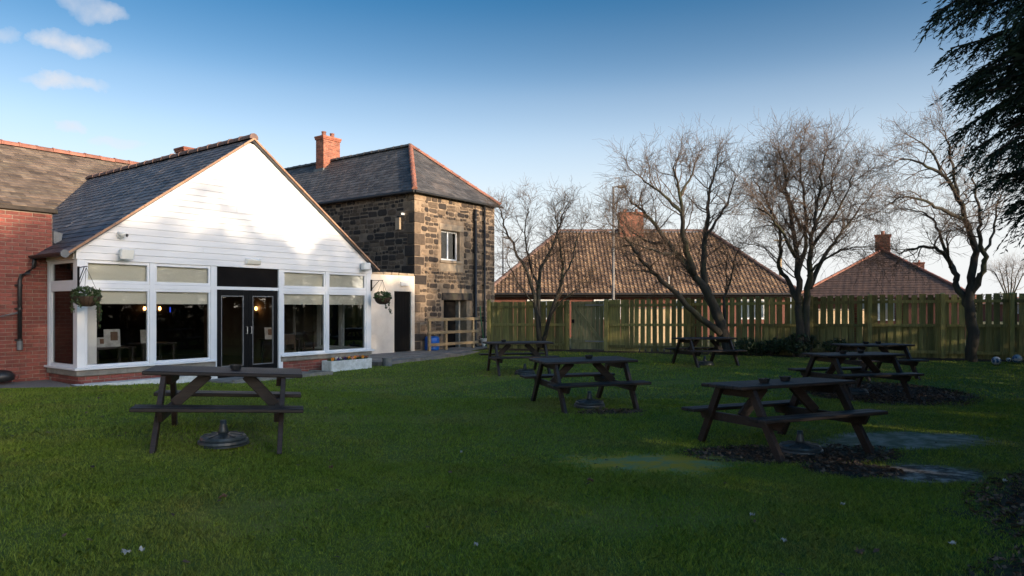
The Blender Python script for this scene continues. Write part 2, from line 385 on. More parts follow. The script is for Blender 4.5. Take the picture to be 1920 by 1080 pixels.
# ------------------------------------------------------------------ the lie of the land
FL = Vector((-0.8, 24.6, 0)); FR = Vector((14.0, 19.0, 0))       # the fence line
F_DIR = (FR - FL).normalized(); F_NRM = Vector((F_DIR.y, -F_DIR.x, 0))   # normal points at the lawn
F_ANG = math.atan2(F_DIR.y, F_DIR.x)
def fence_coords(x, y):
    d = Vector((x, y, 0)) - FL
    return d.dot(F_DIR), d.dot(F_NRM)
def G(x, y):
    z = 0.235 * S((-x - 0.9) / 3.2) * S((15.0 - y) / 4.5)
    s, n = fence_coords(x, y)
    if s > -1.0: z += 0.13 * S((2.4 - n) / 1.6) * S((s + 1.0) / 1.0) * S((n + 6) / 4.0)
    d = math.hypot((x - 3.05) / 1.3, (y - 8.3) / 1.0)
    z -= 0.05 * S(1.3 - d)
    z += 0.012 * math.sin(x * 1.7 + 0.6 * y) * math.sin(y * 1.3 - 0.4 * x) + 0.006 * math.sin(x * 4.1 + 1) * math.sin(y * 3.7)
    return z
# bare patches in the lawn: x, y, rx, ry, rotation, kind
PATCHES = [(3.05, 7.55, 1.25, 0.62, 0.15, 'bark'), (6.9, 12.9, 1.45, 1.9, -0.25, 'bark'), (1.5, 10.45, 0.55, 0.24, 0.2, 'bark'),
           (4.65, 8.25, 1.05, 0.55, 0.1, 'grey'), (3.95, 6.62, 0.60, 0.42, 0.1, 'ash'), (3.3, 6.75, 0.5, 0.32, 0.0, 'bark'),
           (1.45, 7.0, 1.05, 0.50, -0.1, 'moss'), (3.75, 3.85, 1.35, 0.85, 0.35, 'bark'), (5.6, 5.2, 2.2, 1.6, 0.3, 'bark'),
           (-3.0, 7.3, .9, .7, .3, 'worn'), (1.1, 11.2, 1.1, .8, .3, 'worn'), (.2, 16.6, 1.2, .9, .2, 'worn'), (5.3, 18.9, 1.2, .8, .2, 'worn'), (-1.2, 9.8, 2.2, .35, .5, 'worn'), (-1.0, 14.4, 2.6, .4, .9, 'worn'), (1.0, 5.3, 1.0, .5, .2, 'worn'), (-3.6, 14.2, 1.6, .7, .9, 'worn'), (3.2, 14.5, 1.8, .4, .3, 'worn'), (-1.8, 5.2, .7, .45, .8, 'worn')]
def patch_val(X, Y):
    """smallest normalised distance to a patch (below 1 is inside)"""
    r = np.full(X.shape, 9.0)
    for (cx, cy, rx, ry, a, k) in PATCHES:
        if k == 'worn': continue
        ca, sa = math.cos(a), math.sin(a); dx, dy = X - cx, Y - cy
        d = np.hypot((dx * ca + dy * sa) / rx, (-dx * sa + dy * ca) / ry)
        if k == 'moss': d = d + 0.25
        r = np.minimum(r, d)
    return r

def ground_material():
    m = bpy.data.materials.new('ground_cover'); m.use_nodes = True
    N, L = m.node_tree.nodes, m.node_tree.links; b = N['Principled BSDF']; b.inputs['Roughness'].default_value = 0.9
    b.inputs['Specular IOR Level'].default_value = 0.2
    gm = N.new('ShaderNodeNewGeometry')
    def noise(s, d=5):
        n = N.new('ShaderNodeTexNoise'); n.inputs['Scale'].default_value = s; n.inputs['Detail'].default_value = d
        n.inputs['Roughness'].default_value = 0.65; L.new(gm.outputs['Position'], n.inputs['Vector']); return n
    def ma(op, a, bb=None):
        n = N.new('ShaderNodeMath'); n.operation = op
        for i, x in enumerate((a, bb)):
            if x is None: continue
            if isinstance(x, (int, float)): n.inputs[i].default_value = x
            else: L.new(x, n.inputs[i])
        return n.outputs[0]
    def mr(f, lo, hi, a=0.0, bb=1.0):
        x = N.new('ShaderNodeMapRange'); x.interpolation_type = 'SMOOTHSTEP'
        x.inputs[1].default_value = lo; x.inputs[2].default_value = hi; x.inputs[3].default_value = a; x.inputs[4].default_value = bb
        L.new(f, x.inputs[0]); return x.outputs[0]
    def mixc(f, a, bb):
        x = N.new('ShaderNodeMix'); x.data_type = 'RGBA'; L.new(f, x.inputs['Factor'])
        for k, v in (('A', a), ('B', bb)):
            if isinstance(v, tuple): x.inputs[k].default_value = v + (1,)
            else: L.new(v, x.inputs[k])
        return x.outputs['Result']
    sep = N.new('ShaderNodeSeparateXYZ'); L.new(gm.outputs['Position'], sep.inputs[0]); X, Y = sep.outputs['X'], sep.outputs['Y']
    n1 = noise(0.8).outputs['Fac']; n2 = noise(9).outputs['Fac']; n3 = noise(60, 3).outputs['Fac']
    col = mixc(mr(n1, 0.35, 0.65), (0.105, 0.150, 0.022), (0.150, 0.180, 0.034))
    col = mixc(mr(n2, 0.5, 0.75, 0, 0.6), col, (0.13, 0.115, 0.040))
    col = mixc(mr(n3, 0.35, 0.7, 0, 0.6), col, (0.045, 0.075, 0.014))
    wob = ma('ADD', ma('MULTIPLY', ma('SUBTRACT', noise(2.2).outputs['Fac'], 0.5), 1.3), ma('MULTIPLY', ma('SUBTRACT', noise(14).outputs['Fac'], 0.5), 0.7))
    cols = {'bark': mixc(mr(noise(35).outputs['Fac'], 0.35, 0.65), (0.026, 0.018, 0.013), (0.075, 0.050, 0.035)),
            'grey': mixc(mr(noise(4).outputs['Fac'], 0.4, 0.68), (0.16, 0.165, 0.105), (0.37, 0.345, 0.285)),
            'ash': mixc(mr(noise(5).outputs['Fac'], 0.42, 0.66), (0.075, 0.062, 0.050), (0.42, 0.38, 0.33)),
            'moss': mixc(mr(noise(3.1).outputs['Fac'], 0.42, 0.6), (0.50, 0.32, 0.03), (0.24, 0.28, 0.12))}
    cols['worn'] = mixc(mr(noise(6).outputs['Fac'], .4, .65), (.20, .20, .030), (.27, .22, .060))
    for (cx, cy, rx, ry, a, k) in PATCHES:
        ca, sa = math.cos(a), math.sin(a); dx, dy = ma('SUBTRACT', X, cx), ma('SUBTRACT', Y, cy)
        e = ma('DIVIDE', ma('ADD', ma('MULTIPLY', dx, ca), ma('MULTIPLY', dy, sa)), rx)
        g = ma('DIVIDE', ma('ADD', ma('MULTIPLY', dx, -sa), ma('MULTIPLY', dy, ca)), ry)
        d = ma('ADD', ma('SQRT', ma('ADD', ma('MULTIPLY', e, e), ma('MULTIPLY', g, g))), wob)
        col = mixc(mr(d, 0.8, 1.15, {'moss': 0.9, 'worn': 0.45}.get(k, 1.0), 0.0), col, cols[k])
    # the bed along the fence and rough ground behind it
    fx, fy = ma('SUBTRACT', X, FL.x), ma('SUBTRACT', Y, FL.y)
    nn = ma('ADD', ma('ADD', ma('MULTIPLY', fx, F_NRM.x), ma('MULTIPLY', fy, F_NRM.y)), ma('MULTIPLY', wob, 0.25))
    col = mixc(mr(nn, 0.75, 1.05, 1.0, 0.0), col, cols['bark'])
    far = mixc(mr(n1, 0.4, 0.6), (0.16, 0.14, 0.08), (0.11, 0.12, 0.045))
    col = mixc(mr(nn, -1.5, -0.7, 1.0, 0.0), col, far)
    L.new(col, b.inputs['Base Color'])
    bp = N.new('ShaderNodeBump'); bp.inputs['Strength'].default_value = 0.8; bp.inputs['Distance'].default_value = 0.03
    L.new(n3, bp.inputs['Height']); L.new(bp.outputs[0], b.inputs['Normal'])
    return m
M['ground'] = ground_material()
xs = np.concatenate([np.array([-900, -400, -150, -70, -40, -28]), np.arange(-20, 24.01, 0.25), np.array([30, 45, 80, 160, 400, 900])])
ys = np.concatenate([np.array([-300, -120, -40, -15]), np.arange(-6, 30.01, 0.25), np.array([34, 40, 50, 70, 110, 200, 500, 1500])])
gv = np.array([(x, y, G(x, y)) for y in ys for x in xs]); nx = len(xs)
ii, jj = np.meshgrid(np.arange(len(ys) - 1), np.arange(nx - 1), indexing='ij'); base = (ii * nx + jj).ravel()
gme = npmesh('ground', gv, np.stack([base, base + 1, base + nx + 1, base + nx], 1))
struct(obj('ground', gme, M['ground'], smooth=True))

# ------------------------------------------------------------------ site frame: u runs along the white gable, v away from it
O = Vector((-8.11, 12.94, 0)); TH = R(53.5)
U_ = Vector((math.cos(TH), math.sin(TH), 0)); V_ = Vector((-math.sin(TH), math.cos(TH), 0))
def W(u, v, z=0.0): return O + U_ * u + V_ * v + Vector((0, 0, z))
def site(name, label, cat, u=0, v=0, z=0): return thing(name, label, cat, W(u, v, z), TH)

def slate_slope(mb, A, B, C, D, w=0.27, expo=0.2, th=0.010, jit=0.003, seed=1):
    """overlapping slates on the planar quad A B (eave) C D (ridge)"""
    rr = random.Random(seed); A, B, C, D = map(Vector, (A, B, C, D))
    e = (B - A).normalized(); n = e.cross(((D + C) / 2 - (A + B) / 2)).normalized()
    if n.z < 0: n = -n
    up = n.cross(e).normalized()
    if up.z < 0: up = -up
    hl = (D - A).dot(up); rows = max(1, int(round(hl / expo)))
    for j in range(rows):
        t0, t1 = j / rows, min(1.0, (j + 1.15) / rows)
        l0, r0 = A.lerp(D, t0).dot(e), B.lerp(C, t0).dot(e); l1, r1 = A.lerp(D, t1).dot(e), B.lerp(C, t1).dot(e)
        b0 = A.lerp(D, t0); b1 = A.lerp(D, t1); x = A.dot(e) - w * (0.5 if j % 2 else 0.0) - w
        while x < B.dot(e):
            x0, x1 = x + 0.004, x + w - 0.004; x += w
            p0, p1 = max(x0, l0), min(x1, r0); q0, q1 = max(x0, l1), min(x1, r1)
            if p1 - p0 < 0.02 and q1 - q0 < 0.02: continue
            if p1 < p0: p0 = p1 = (p0 + p1) / 2
            if q1 < q0: q0 = q1 = (q0 + q1) / 2
            lift = th + rr.uniform(0, jit); dz = rr.uniform(-jit, jit) * 2
            a = b0 + e * (p0 - l0) - up * dz + n * lift; b = b0 + e * (p1 - l0) - up * dz + n * (lift + rr.uniform(0, jit))
            c = b1 + e * (q1 - l1) + n * 0.002; d = b1 + e * (q0 - l1) + n * 0.002
            mb.add([a, b, c, d, a - n * lift, b - n * lift], [(0, 1, 2, 3), (0, 4, 5, 1), (0, 3, 4), (1, 5, 2)])
    return mb
def ridge_tiles(name, parent, P, Q, r, ln, m, label=None):
    """a run of half round tiles, each an object"""
    P, Q = Vector(P), Vector(Q); d = Q - P; n = max(1, int(round(d.length / ln))); st = d.length / n
    mb = MB(); k = 7
    vs = []
    for (x, rr) in ((0, r * 1.12), (0.05, r * 1.12), (0.06, r), (st * 1.03, r * 0.98)):
        for i in range(k):
            a = math.pi * (i / (k - 1)) * 1.1 - 0.05 * math.pi
            vs.append((x, rr * math.cos(a), rr * math.sin(a)))
    fs = [(i * k + j, i * k + j + 1, (i + 1) * k + j + 1, (i + 1) * k + j) for i in range(3) for j in range(k - 1)]
    fs.append(tuple(range(k))); fs.append(tuple(range(3 * k, 4 * k))[::-1])
    mb.add(vs, fs); me = mb.mesh(name); me.materials.append(m)
    dn = d.normalized(); q = dn.to_track_quat('X', 'Z')
    for i in range(n):
        o = bpy.data.objects.new(name, me); link(o, parent); o.location = P + dn * (i * st)
        o.rotation_euler = q.to_euler()
        o.rotation_euler.x += random.uniform(-0.05, 0.05); o.location.z += random.uniform(-0.006, 0.006)
def brick_mesh(l=0.215, h=0.065, d=0.05, c=0.005):
    mb = MB(); x, z = l / 2, h / 2
    mb.add([(-x,0,-z),(x,0,-z),(x,0,z),(-x,0,z), (-x+c,-c,-z+c),(x-c,-c,-z+c),(x-c,-c,z-c),(-x+c,-c,z-c), (-x,d,-z),(x,d,-z),(x,d,z),(-x,d,z)],
           [(4,5,6,7),(0,1,5,4),(1,2,6,5),(2,3,7,6),(3,0,4,7),(0,8,9,1),(1,9,10,2),(2,10,11,3),(3,11,8,0)])
    me = mb.mesh('brick'); me.materials.append(M['brick']); return me
BRICK = brick_mesh(); BRICK_H = brick_mesh(0.1025)
def brick_run(parent, u0, u1, z0, z1, y, rotz=0, ox=0.0):
    """bricks one by one on a face: stretcher bond from u0 to u1, laid along local x"""
    n = 0; j = 0; z = z0 + 0.0325
    while z + 0.03 < z1:
        x = u0 + (0.0 if j % 2 else -0.1125)
        while x < u1 - 0.03:
            if x < u0 - 0.01: half, cx, ln = True, u0 + 0.051, 0.1125
            elif x + 0.215 > u1 + 0.01: half, cx, ln = True, x + 0.051, 0.1125
            else: half, cx, ln = False, x + 0.1075, 0.225
            if cx + (0.05 if half else 0.107) <= u1 + 0.02:
                o = bpy.data.objects.new('brick', BRICK_H if half else BRICK); link(o, parent)
                o.location = (cx + random.uniform(-.002, .002), y - 0.006 + random.uniform(-.002, .002), z) ; n += 1
            x = x + 0.225 if x >= u0 - 0.01 else u0 + 0.1125
        z += 0.075; j += 1
    return n
def joined_bricks(mb, fn, u0, u1, z0, z1, l=0.225, h=0.075, proud=0.006):
    j = 0; z = z0
    while z < z1 - 0.03:
        x = u0 - (l / 2 if j % 2 else 0)
        while x < u1:
            a, b = max(u0, x + .005), min(u1, x + l - .005); zz = min(z + h - .01, z1)
            if b - a > 0.03: mb.add([fn(a, z, -proud), fn(b, z, -proud), fn(b, zz, -proud), fn(a, zz, -proud), fn(a, z, .02), fn(b, z, .02), fn(b, zz, .02), fn(a, zz, .02)],
                                    [(0,1,2,3),(0,4,5,1),(1,5,6,2),(2,6,7,3),(3,7,4,0)])
            x += l
        z += h; j += 1
    return mb

# ================================================================== white gable building
WW = 7.21; APX = 5.43; EAV = 2.75; BB = 2.48; SILL = 0.465; TRN = 1.99
PIT = (APX - EAV) / (WW / 2)
wh = site('gable_building', 'white weatherboarded gable building with large windows and black double doors', 'building')
# roof slabs (undercloak) then slates
mb = MB(); h2 = WW / 2 + 0.18; ez = EAV - 0.18 * PIT
VB = 9.2
mb.prism([(h2*0+WW/2 - h2, -0.10, ez - 0.08), (WW/2, -0.10, APX - 0.06), (WW/2, -0.10, APX), (WW/2 - h2, -0.10, ez)], (0, VB + 0.1, 0))
mb.prism([(WW/2 + h2, -0.10, ez - 0.08), (WW/2, -0.10, APX - 0.065), (WW/2, -0.10, APX - 0.001), (WW/2 + h2, -0.10, ez)], (0, VB + 0.1, 0))
roof = obj('roof', mb, M['slate'], wh)
sl = MB(); slate_slope(sl, (WW/2 - h2 - .03, VB, ez - .03 * PIT), (WW/2 - h2 - .03, -0.12, ez - .03 * PIT), (WW/2, -0.12, APX), (WW/2, VB, APX), seed=3)
obj('slate_courses', sl, M['slate'], roof, kind='stuff')
sl = MB(); slate_slope(sl, (WW/2 + h2 + .03, -0.12, ez - .03 * PIT), (WW/2 + h2 + .03, VB, ez - .03 * PIT), (WW/2, VB, APX), (WW/2, -0.12, APX), seed=4)
obj('slate_courses', sl, M['slate'], roof, kind='stuff')
ridge_tiles('ridge_tile', roof, (WW/2, -0.13, APX + 0.0), (WW/2, 8.35, APX + 0.0), 0.10, 0.45, M['ridge_brown'])
# verge strips along the gable
for sgn in (-1, 1):
    x0 = WW/2 + sgn * (h2 + 0.02); z0 = ez - 0.02 * PIT
    P, Q = Vector((x0, -0.115, z0 - 0.02)), Vector((WW/2, -0.115, APX - 0.015)); n = 14
    me = MB().bar((0, 0, 0), ((Q - P).length / n * 0.985, 0, 0), 0.06, 0.036).mesh('verge_strip'); me.materials.append(M['verge'])
    for i in range(n):
        o = bpy.data.objects.new('verge_strip', me); link(o, roof); o.location = P.lerp(Q, i / n) + Vector((0, random.uniform(-.004, .004), 0))
        o.rotation_euler = (Q - P).to_track_quat('X', 'Z').to_euler()
# gable wall backing and boards
mb = MB().prism([(0.02, 0.0, BB), (WW - 0.02, 0.0, BB), (WW - 0.02, 0.0, EAV - 0.05), (WW/2, 0.0, APX - 0.10), (0.02, 0.0, EAV - 0.05)], (0, 0.12, 0))
obj('gable_wall', mb, M['white_board'], wh)
nb = 21; bh = (APX - 0.12 - BB) / nb
for i in range(nb):
    z0 = BB + i * bh; z1 = z0 + bh * 1.0
    def ext(z):
        if z <= EAV - 0.06: return -0.03, WW + 0.03
        t = (z - (EAV - 0.06)) / PIT - 0.03
        return t, WW - t
    a0, b0 = ext(z0); a1, b1 = ext(z1)
    if b1 - a1 < 0.02: a1 = b1 = WW / 2
    cuts = [0.0, 1.0]
    if i in (2, 5, 9, 13): cuts = [0.0, [0.34, 0.62, 0.45, 0.55][(2, 5, 9, 13).index(i)], 1.0]
    for c0, c1 in zip(cuts[:-1], cuts[1:]):
        g = 0.002
        p = lambda a, b, c: a + (b - a) * c
        x00, x01 = p(a0, b0, c0) + (g if c0 else 0), p(a0, b0, c1) - (g if c1 < 1 else 0)
        x10, x11 = p(a1, b1, c0) + (g if c0 else 0), p(a1, b1, c1) - (g if c1 < 1 else 0)
        if len(cuts) == 3:
            xc = p(0, WW, cuts[1])
            if c0: x00 = x10 = xc + g
            else: x01 = x11 = xc - g
        yo = random.uniform(-.0015, .0015)
        m1 = MB().hexa([(x00, -0.025 + yo, z0), (x01, -0.025 + yo, z0), (x01, -0.004, z0), (x00, -0.004, z0), (x10, -0.018 + yo, z1 - .006), (x11, -0.018 + yo, z1 - .006), (x11, -0.004, z1), (x10, -0.004, z1)])
        obj('weatherboard', m1, M['white_board'], wh)
# plinth: brick, concrete band, sill
obj('plinth_core', MB().box(0.03, 2.72, 0.03, 0.25, -0.2, 0.28), M['mortar'], wh)
obj('plinth_core', MB().box(4.41, WW - 0.03, 0.03, 0.25, -0.2, 0.28), M['mortar'], wh)
obj('plinth_core', MB().box(0.03, 0.25, 0.25, 1.36, -0.2, 0.28), M['mortar'], wh)
obj('plinth_core', MB().box(WW - 0.25, WW - 0.03, 0.25, 2.2, -0.2, 0.28), M['mortar'], wh)
brick_run(wh, 0.04, 2.70, 0.055, 0.285, 0.03)
brick_run(wh, 4.43, WW - 0.04, -0.02, 0.285, 0.03)
for j in range(3):
    for k in range(6):
        o = bpy.data.objects.new('brick', BRICK); link(o, wh); o.rotation_euler = (0, 0, -math.pi / 2)
        o.location = (0.024, 0.13 + k * 0.225 - (0.1125 if j % 2 else 0), 0.0875 + j * 0.075)
def band(name, m, z0, z1, proud, vleft=1.36, vright=2.2):
    for (x0, x1, y0, y1) in ((-proud, 2.74, -proud, 0.26), (4.39, WW + proud, -proud, 0.26), (-proud, 0.26, 0.262, vleft), (WW - 0.26, WW + proud, 0.262, vright)):
        bevel(obj(name, MB().box(x0, x1, y0, y1, z0, z1), m, wh), 0.008)
band('concrete_band', M['concrete'], 0.285, 0.395, 0.025)
band('window_sill', M['white_upvc'], 0.397, 0.44, 0.075)
# window frames: posts, rails and panes
FT, FD = 0.055, 0.07
def post(u0, u1, z0, z1, v0=-0.012, v1=0.09, name='window_post'):
    return bevel(obj(name, MB().box(u0, u1, v0, v1, z0, z1), M['white_upvc'], wh), 0.006)
post(-0.012, 0.135, 0.44, BB - 0.003, -0.016, 0.135, 'corner_post')
post(WW - 0.165, WW + 0.012, 0.44, BB - 0.003, -0.016, 0.135, 'corner_post')
post(2.63, 2.775, 0.0, BB - 0.003); post(4.335, 4.455, 0.0, BB - 0.003)
post(1.325, 1.425, 0.44, BB - 0.003); post(5.705, 5.79, 0.44, BB - 0.003)
def window(u0, u1):
    """a lower and an upper light between two posts"""
    for (z0, z1, nm) in ((0.44, TRN - 0.045, 'window'), (TRN + 0.047, BB - 0.004, 'top_light')):
        mb = MB(); t = 0.05 if nm == 'window' else 0.06
        mb.box(u0 + .001, u1 - .001, 0.0, 0.07, z0, z0 + t); mb.box(u0 + .001, u1 - .001, 0.0, 0.07, z1 - t, z1)
        mb.box(u0 + .001, u0 + t * .8, 0.002, 0.068, z0 + t, z1 - t); mb.box(u1 - t * .8, u1 - .001, 0.002, 0.068, z0 + t, z1 - t)
        f = bevel(obj(nm, mb, M['white_upvc'], wh), 0.004)
        obj('pane', MB().box(u0 + .03, u1 - .03, 0.030, 0.036, z0 + .03, z1 - .03), M['glass'], f)
        if nm == 'window': obj('roller_blind', MB().box(u0 + .035, u1 - .035, 0.075, 0.079, z1 - 0.30, z1), M['blind'], f)
        else: obj('roller_blind', MB().box(u0 + .035, u1 - .035, 0.075, 0.079, z0, z1), M['blind'], f)
for a, b in ((0.135, 1.325), (1.425, 2.63), (4.455, 5.705), (5.79, WW - 0.165)):
    window(a, b)
    obj('transom', MB().box(a, b, -0.008, 0.085, TRN - 0.043, TRN + 0.045), M['white_upvc'], wh)
# side windows, left return and right return
def side_window(u, v0, v1, sgn):
    for (z0, z1, nm) in ((0.44, TRN - 0.045, 'window'), (TRN + 0.047, BB - 0.004, 'top_light')):
        mb = MB(); t = 0.055; a, b = (u - .0, u + .07) if sgn < 0 else (u - .07, u)
        mb.box(a, b, v0, v1, z0, z0 + t); mb.box(a, b, v0, v1, z1 - t, z1)
        mb.box(a, b, v0, v0 + t, z0 + t, z1 - t); mb.box(a, b, v1 - t, v1, z0 + t, z1 - t)
        f = obj(nm, mb, M['white_upvc'], wh)
        obj('pane', MB().box((a + b) / 2 - .003, (a + b) / 2 + .003, v0 + .03, v1 - .03, z0 + .03, z1 - .03), M['glass'], f)
        if sgn < 0 : obj('roller_blind', MB().box(b + .004, b + .008, v0 + .03, v1 - .03, z1 - (0.30 if nm == 'window' else .42), z1), M['blind'], f)
    obj('transom', MB().box(a, b, v0, v1, TRN - 0.043, TRN + 0.045), M['white_upvc'], wh)
side_window(0.0, 0.137, 1.25, -1)
obj('window_post', MB().box(-0.01, 0.09, 1.252, 1.36, 0.44, BB), M['white_upvc'], wh)
for (a, b) in ((0.137, 1.10), (1.18, 2.10)): side_window(WW, a, b, 1)
obj('window_post', MB().box(WW - .08, WW + .01, 1.102, 1.178, 0.44, BB), M['white_upvc'], wh)
obj('window_post', MB().box(WW - .08, WW + .01, 2.102, 2.18, 0.44, BB), M['white_upvc'], wh)
obj('side_fascia', MB().box(-0.03, 0.10, 0.125, 1.36, BB + 0.002, EAV - 0.02), M['white_board'], wh)
obj('side_fascia', MB().box(WW - 0.10, WW + 0.03, 0.125, 2.2, BB + 0.002, EAV - 0.02), M['white_board'], wh)
# doors
obj('door_fascia', MB().box(2.776, 4.334, 0.03, 0.09, TRN + 0.05, BB - 0.004), M['void'], wh)
obj('transom', MB().box(2.776, 4.334, 0.0, 0.09, TRN - 0.02, TRN + 0.048), M['white_upvc'], wh)
for k, (a, b) in enumerate(((2.785, 3.553), (3.557, 4.326))):
    mb = MB(); zt = TRN - 0.022; zb = 0.02
    mb.box(a, a + .11, .02, .075, zb, zt); mb.box(b - .11, b, .02, .075, zb, zt)
    mb.box(a + .11, b - .11, .022, .073, zt - .13, zt); mb.box(a + .11, b - .11, .022, .073, zb, zb + .24)
    d = bevel(obj('door', mb, M['black_paint'], wh), 0.006)
    obj('pane', MB().box(a + .10, b - .10, .045, .051, zb + .23, zt - .12), M['glass'], d)
    mb = MB(); g = .018
    for (x0, x1, z0, z1) in ((a + .11, b - .11, zt - .13 - g, zt - .13), (a + .11, b - .11, zb + .24, zb + .24 + g), (a + .11, a + .11 + g, zb + .24 + g, zt - .13 - g), (b - .11 - g, b - .11, zb + .24 + g, zt - .13 - g)):
        mb.box(x0, x1, .030, .066, z0, z1)
    obj('glazing_bead', mb, M['grey_metal'], d)
    hx = b - .05 if k == 0 else a + .05
    obj('handle', MB().tube([(hx, .02, .98), (hx, -.03, .98), (hx, -.03, 1.14), (hx, .02, 1.14)], .010, 6), M['steel'], d)
obj('door_step', MB().box(2.70, 4.42, -0.10, 0.25, -0.1, 0.015), M['concrete'], wh)
# room behind the glass
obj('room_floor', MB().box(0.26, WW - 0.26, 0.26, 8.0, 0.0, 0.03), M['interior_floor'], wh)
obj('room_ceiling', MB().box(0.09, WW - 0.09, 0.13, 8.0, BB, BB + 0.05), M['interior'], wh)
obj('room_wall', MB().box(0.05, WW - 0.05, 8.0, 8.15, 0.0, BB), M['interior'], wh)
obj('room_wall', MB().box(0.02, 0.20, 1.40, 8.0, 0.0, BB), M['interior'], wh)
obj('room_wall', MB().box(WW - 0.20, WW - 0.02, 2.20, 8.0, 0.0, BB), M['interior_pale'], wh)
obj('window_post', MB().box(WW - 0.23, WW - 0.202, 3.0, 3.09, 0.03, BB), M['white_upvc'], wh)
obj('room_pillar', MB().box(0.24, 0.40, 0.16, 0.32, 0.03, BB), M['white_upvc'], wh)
for (u, v, z) in ((5.02, 7.95, 1.50), (5.49, 7.95, 1.50), (6.93, 4.9, 1.50)):
    lamp = obj('wall_lamp', MB().box(u - .03, u + .03, v - .02, v + .05, z - .08, z - .02) if v > 5 else MB().box(u - .01, u + .08, v - .03, v + .03, z - .08, z - .02), M['steel'], wh)
    obj('bulb', MB().lathe([(.004, 0), (.034, .02), (.042, .06), (.026, .11), (.004, .12)], 10, (u, v - .03, z - .02)), M['lamp_bulb'], lamp, smooth=True)
obj('lit_strip', MB().box(5.84, 5.86, 7.95, 7.985, 1.42, 1.58), M['blue_light'], wh)
# gutter with end disc along the short left eave, bracket arms for the baskets
gm_ = MB(); gl = []
for vv in (-0.14, 1.42):
    for i in range(9):
        a = math.pi * i / 8; gl.append((-0.27 - 0.065 * math.cos(a), vv, ez - 0.035 - 0.065 * math.sin(a)))
gm_.add(gl, [(i, i + 1, 10 + i, 9 + i) for i in range(8)] + [tuple(range(9)), tuple(range(9, 18))[::-1]])
obj('gutter', gm_, M['black_plastic'], wh)
obj('gutter_stop_end', MB().tube([(-0.27, -0.165, ez - .06), (-0.27, -0.139, ez - .06)], 0.074, 14), M['lead'], wh)
obj('basket_bracket', MB().box(-0.012, 0.018, -0.05, -0.018, 1.95, 2.34).bar((0.003, -.04, 2.32), (-.06, -.56, 2.32), .014, .014).bar((0.003, -.04, 2.05), (-.03, -.36, 2.31), .012, .012), M['black_paint'], wh)
obj('basket_bracket', MB().box(WW - .02, WW + .016, -0.05, -0.018, 2.02, 2.32).bar((WW, -.04, 2.30), (WW + .12, -.36, 2.30), .014, .014).bar((WW, -.04, 2.06), (WW + .08, -.24, 2.29), .012, .012), M['black_paint'], wh)

# ================================================================== brick extension, main house, flat roof
be = site('brick_extension', 'red brick wall with dark flat coping at the left edge beside the white building', 'building')
obj('wall_core', MB().box(-12.0, 0.085, 1.385, 5.6, -0.2, 3.45), M['mortar'], be)
brick_run(be, -1.265, 0.085, 0.055, 3.42, 1.385)
jb = MB(); joined_bricks(jb, lambda x, z, y: (x, 1.385 + y, z), -7.0, -1.27, 0.055, 3.42)
joined_bricks(jb, lambda x, z, y: (0.085 - y, x, z), 1.39, 5.5, 2.6, 3.42)
obj('brickwork', jb, M['brick_joined'], be, kind='stuff')
bevel(obj('coping', MB().box(-12.0, 0.16, 1.30, 5.6, 3.45, 3.53), M['beam'], be), 0.01)
obj('lead_flashing', MB().hexa([(0.09, 1.33, 2.86), (0.20, 1.28, 2.80), (0.20, 1.36, 2.80), (0.09, 1.38, 2.86), (0.09, 1.33, 3.10), (0.24, 1.30, 3.06), (0.24, 1.38, 3.06), (0.09, 1.38, 3.10)]), M['lead'], be)
dp = obj('downpipe', MB().tube([(-0.27, 1.25, ez - .08), (-0.27, 1.27, ez - .25), (-0.36, 1.29, ez - .36), (-0.47, 1.29, ez - .42), (-0.50, 1.29, ez - .52), (-0.50, 1.29, 0.92)], 0.036, 10), M['black_plastic'], be, smooth=True)
for z in (0.95, 1.55, 2.0): obj('pipe_clip', MB().tube([(-0.50, 1.29, z - .02), (-0.50, 1.29, z + .02)], 0.047, 10).box(-.56, -.44, 1.32, 1.38, z - .02, z + .02), M['black_plastic'], dp)
obj('pipe_shoe', MB().tube([(-0.50, 1.29, 0.93), (-0.50, 1.29, 0.76)], 0.05, 10), M['lead'], dp)
obj('handrail', MB().tube([(-0.55, 1.27, 1.47), (-1.4, 0.95, 1.30), (-1.4, 0.95, 0.1)], 0.022, 8), M['steel'], be)

mh = site('main_house', 'old house with sunlit tan slate roof and orange ridge tiles behind brick wall', 'house')
VR, ZR, SLP = 10.2, 6.42, 0.56
obj('wall', MB().box(-13, -.05, 5.7, 14.7, 0, 3.9), M['render_cream'], mh)
obj('wall', MB().box(-.04, 9.0, 8.7, 14.7, 0, 3.9), M['render_cream'], mh)
UL, UR = -13.3, 9.2
mb = MB().prism([(UL, 4.6, ZR - (VR - 4.6) * SLP - .06), (UL, VR, ZR - .06), (UL, VR, ZR), (UL, 4.6, ZR - (VR - 4.6) * SLP)], (UR - UL, 0, 0))
mb.prism([(UL, VR + .001, ZR - .06), (UL, 15.8, ZR - 5.6 * SLP - .06), (UL, 15.8, ZR - 5.6 * SLP), (UL, VR + .001, ZR)], (UR - UL, 0, 0))
roof = obj('roof', mb, M['slate_tan'], mh)
sl = MB(); slate_slope(sl, (-9.0, 4.55, ZR - (VR - 4.55) * SLP), (UR, 4.55, ZR - (VR - 4.55) * SLP), (UR, VR, ZR), (-9.0, VR, ZR), w=0.32, expo=0.22, th=0.016, jit=0.012, seed=9)
obj('slate_courses', sl, M['slate_tan'], roof, kind='stuff')
ridge_tiles('ridge_tile', roof, (-4.0, VR, ZR + .01), (UR, VR, ZR + .01), 0.12, 0.45, M['ridge_red'])
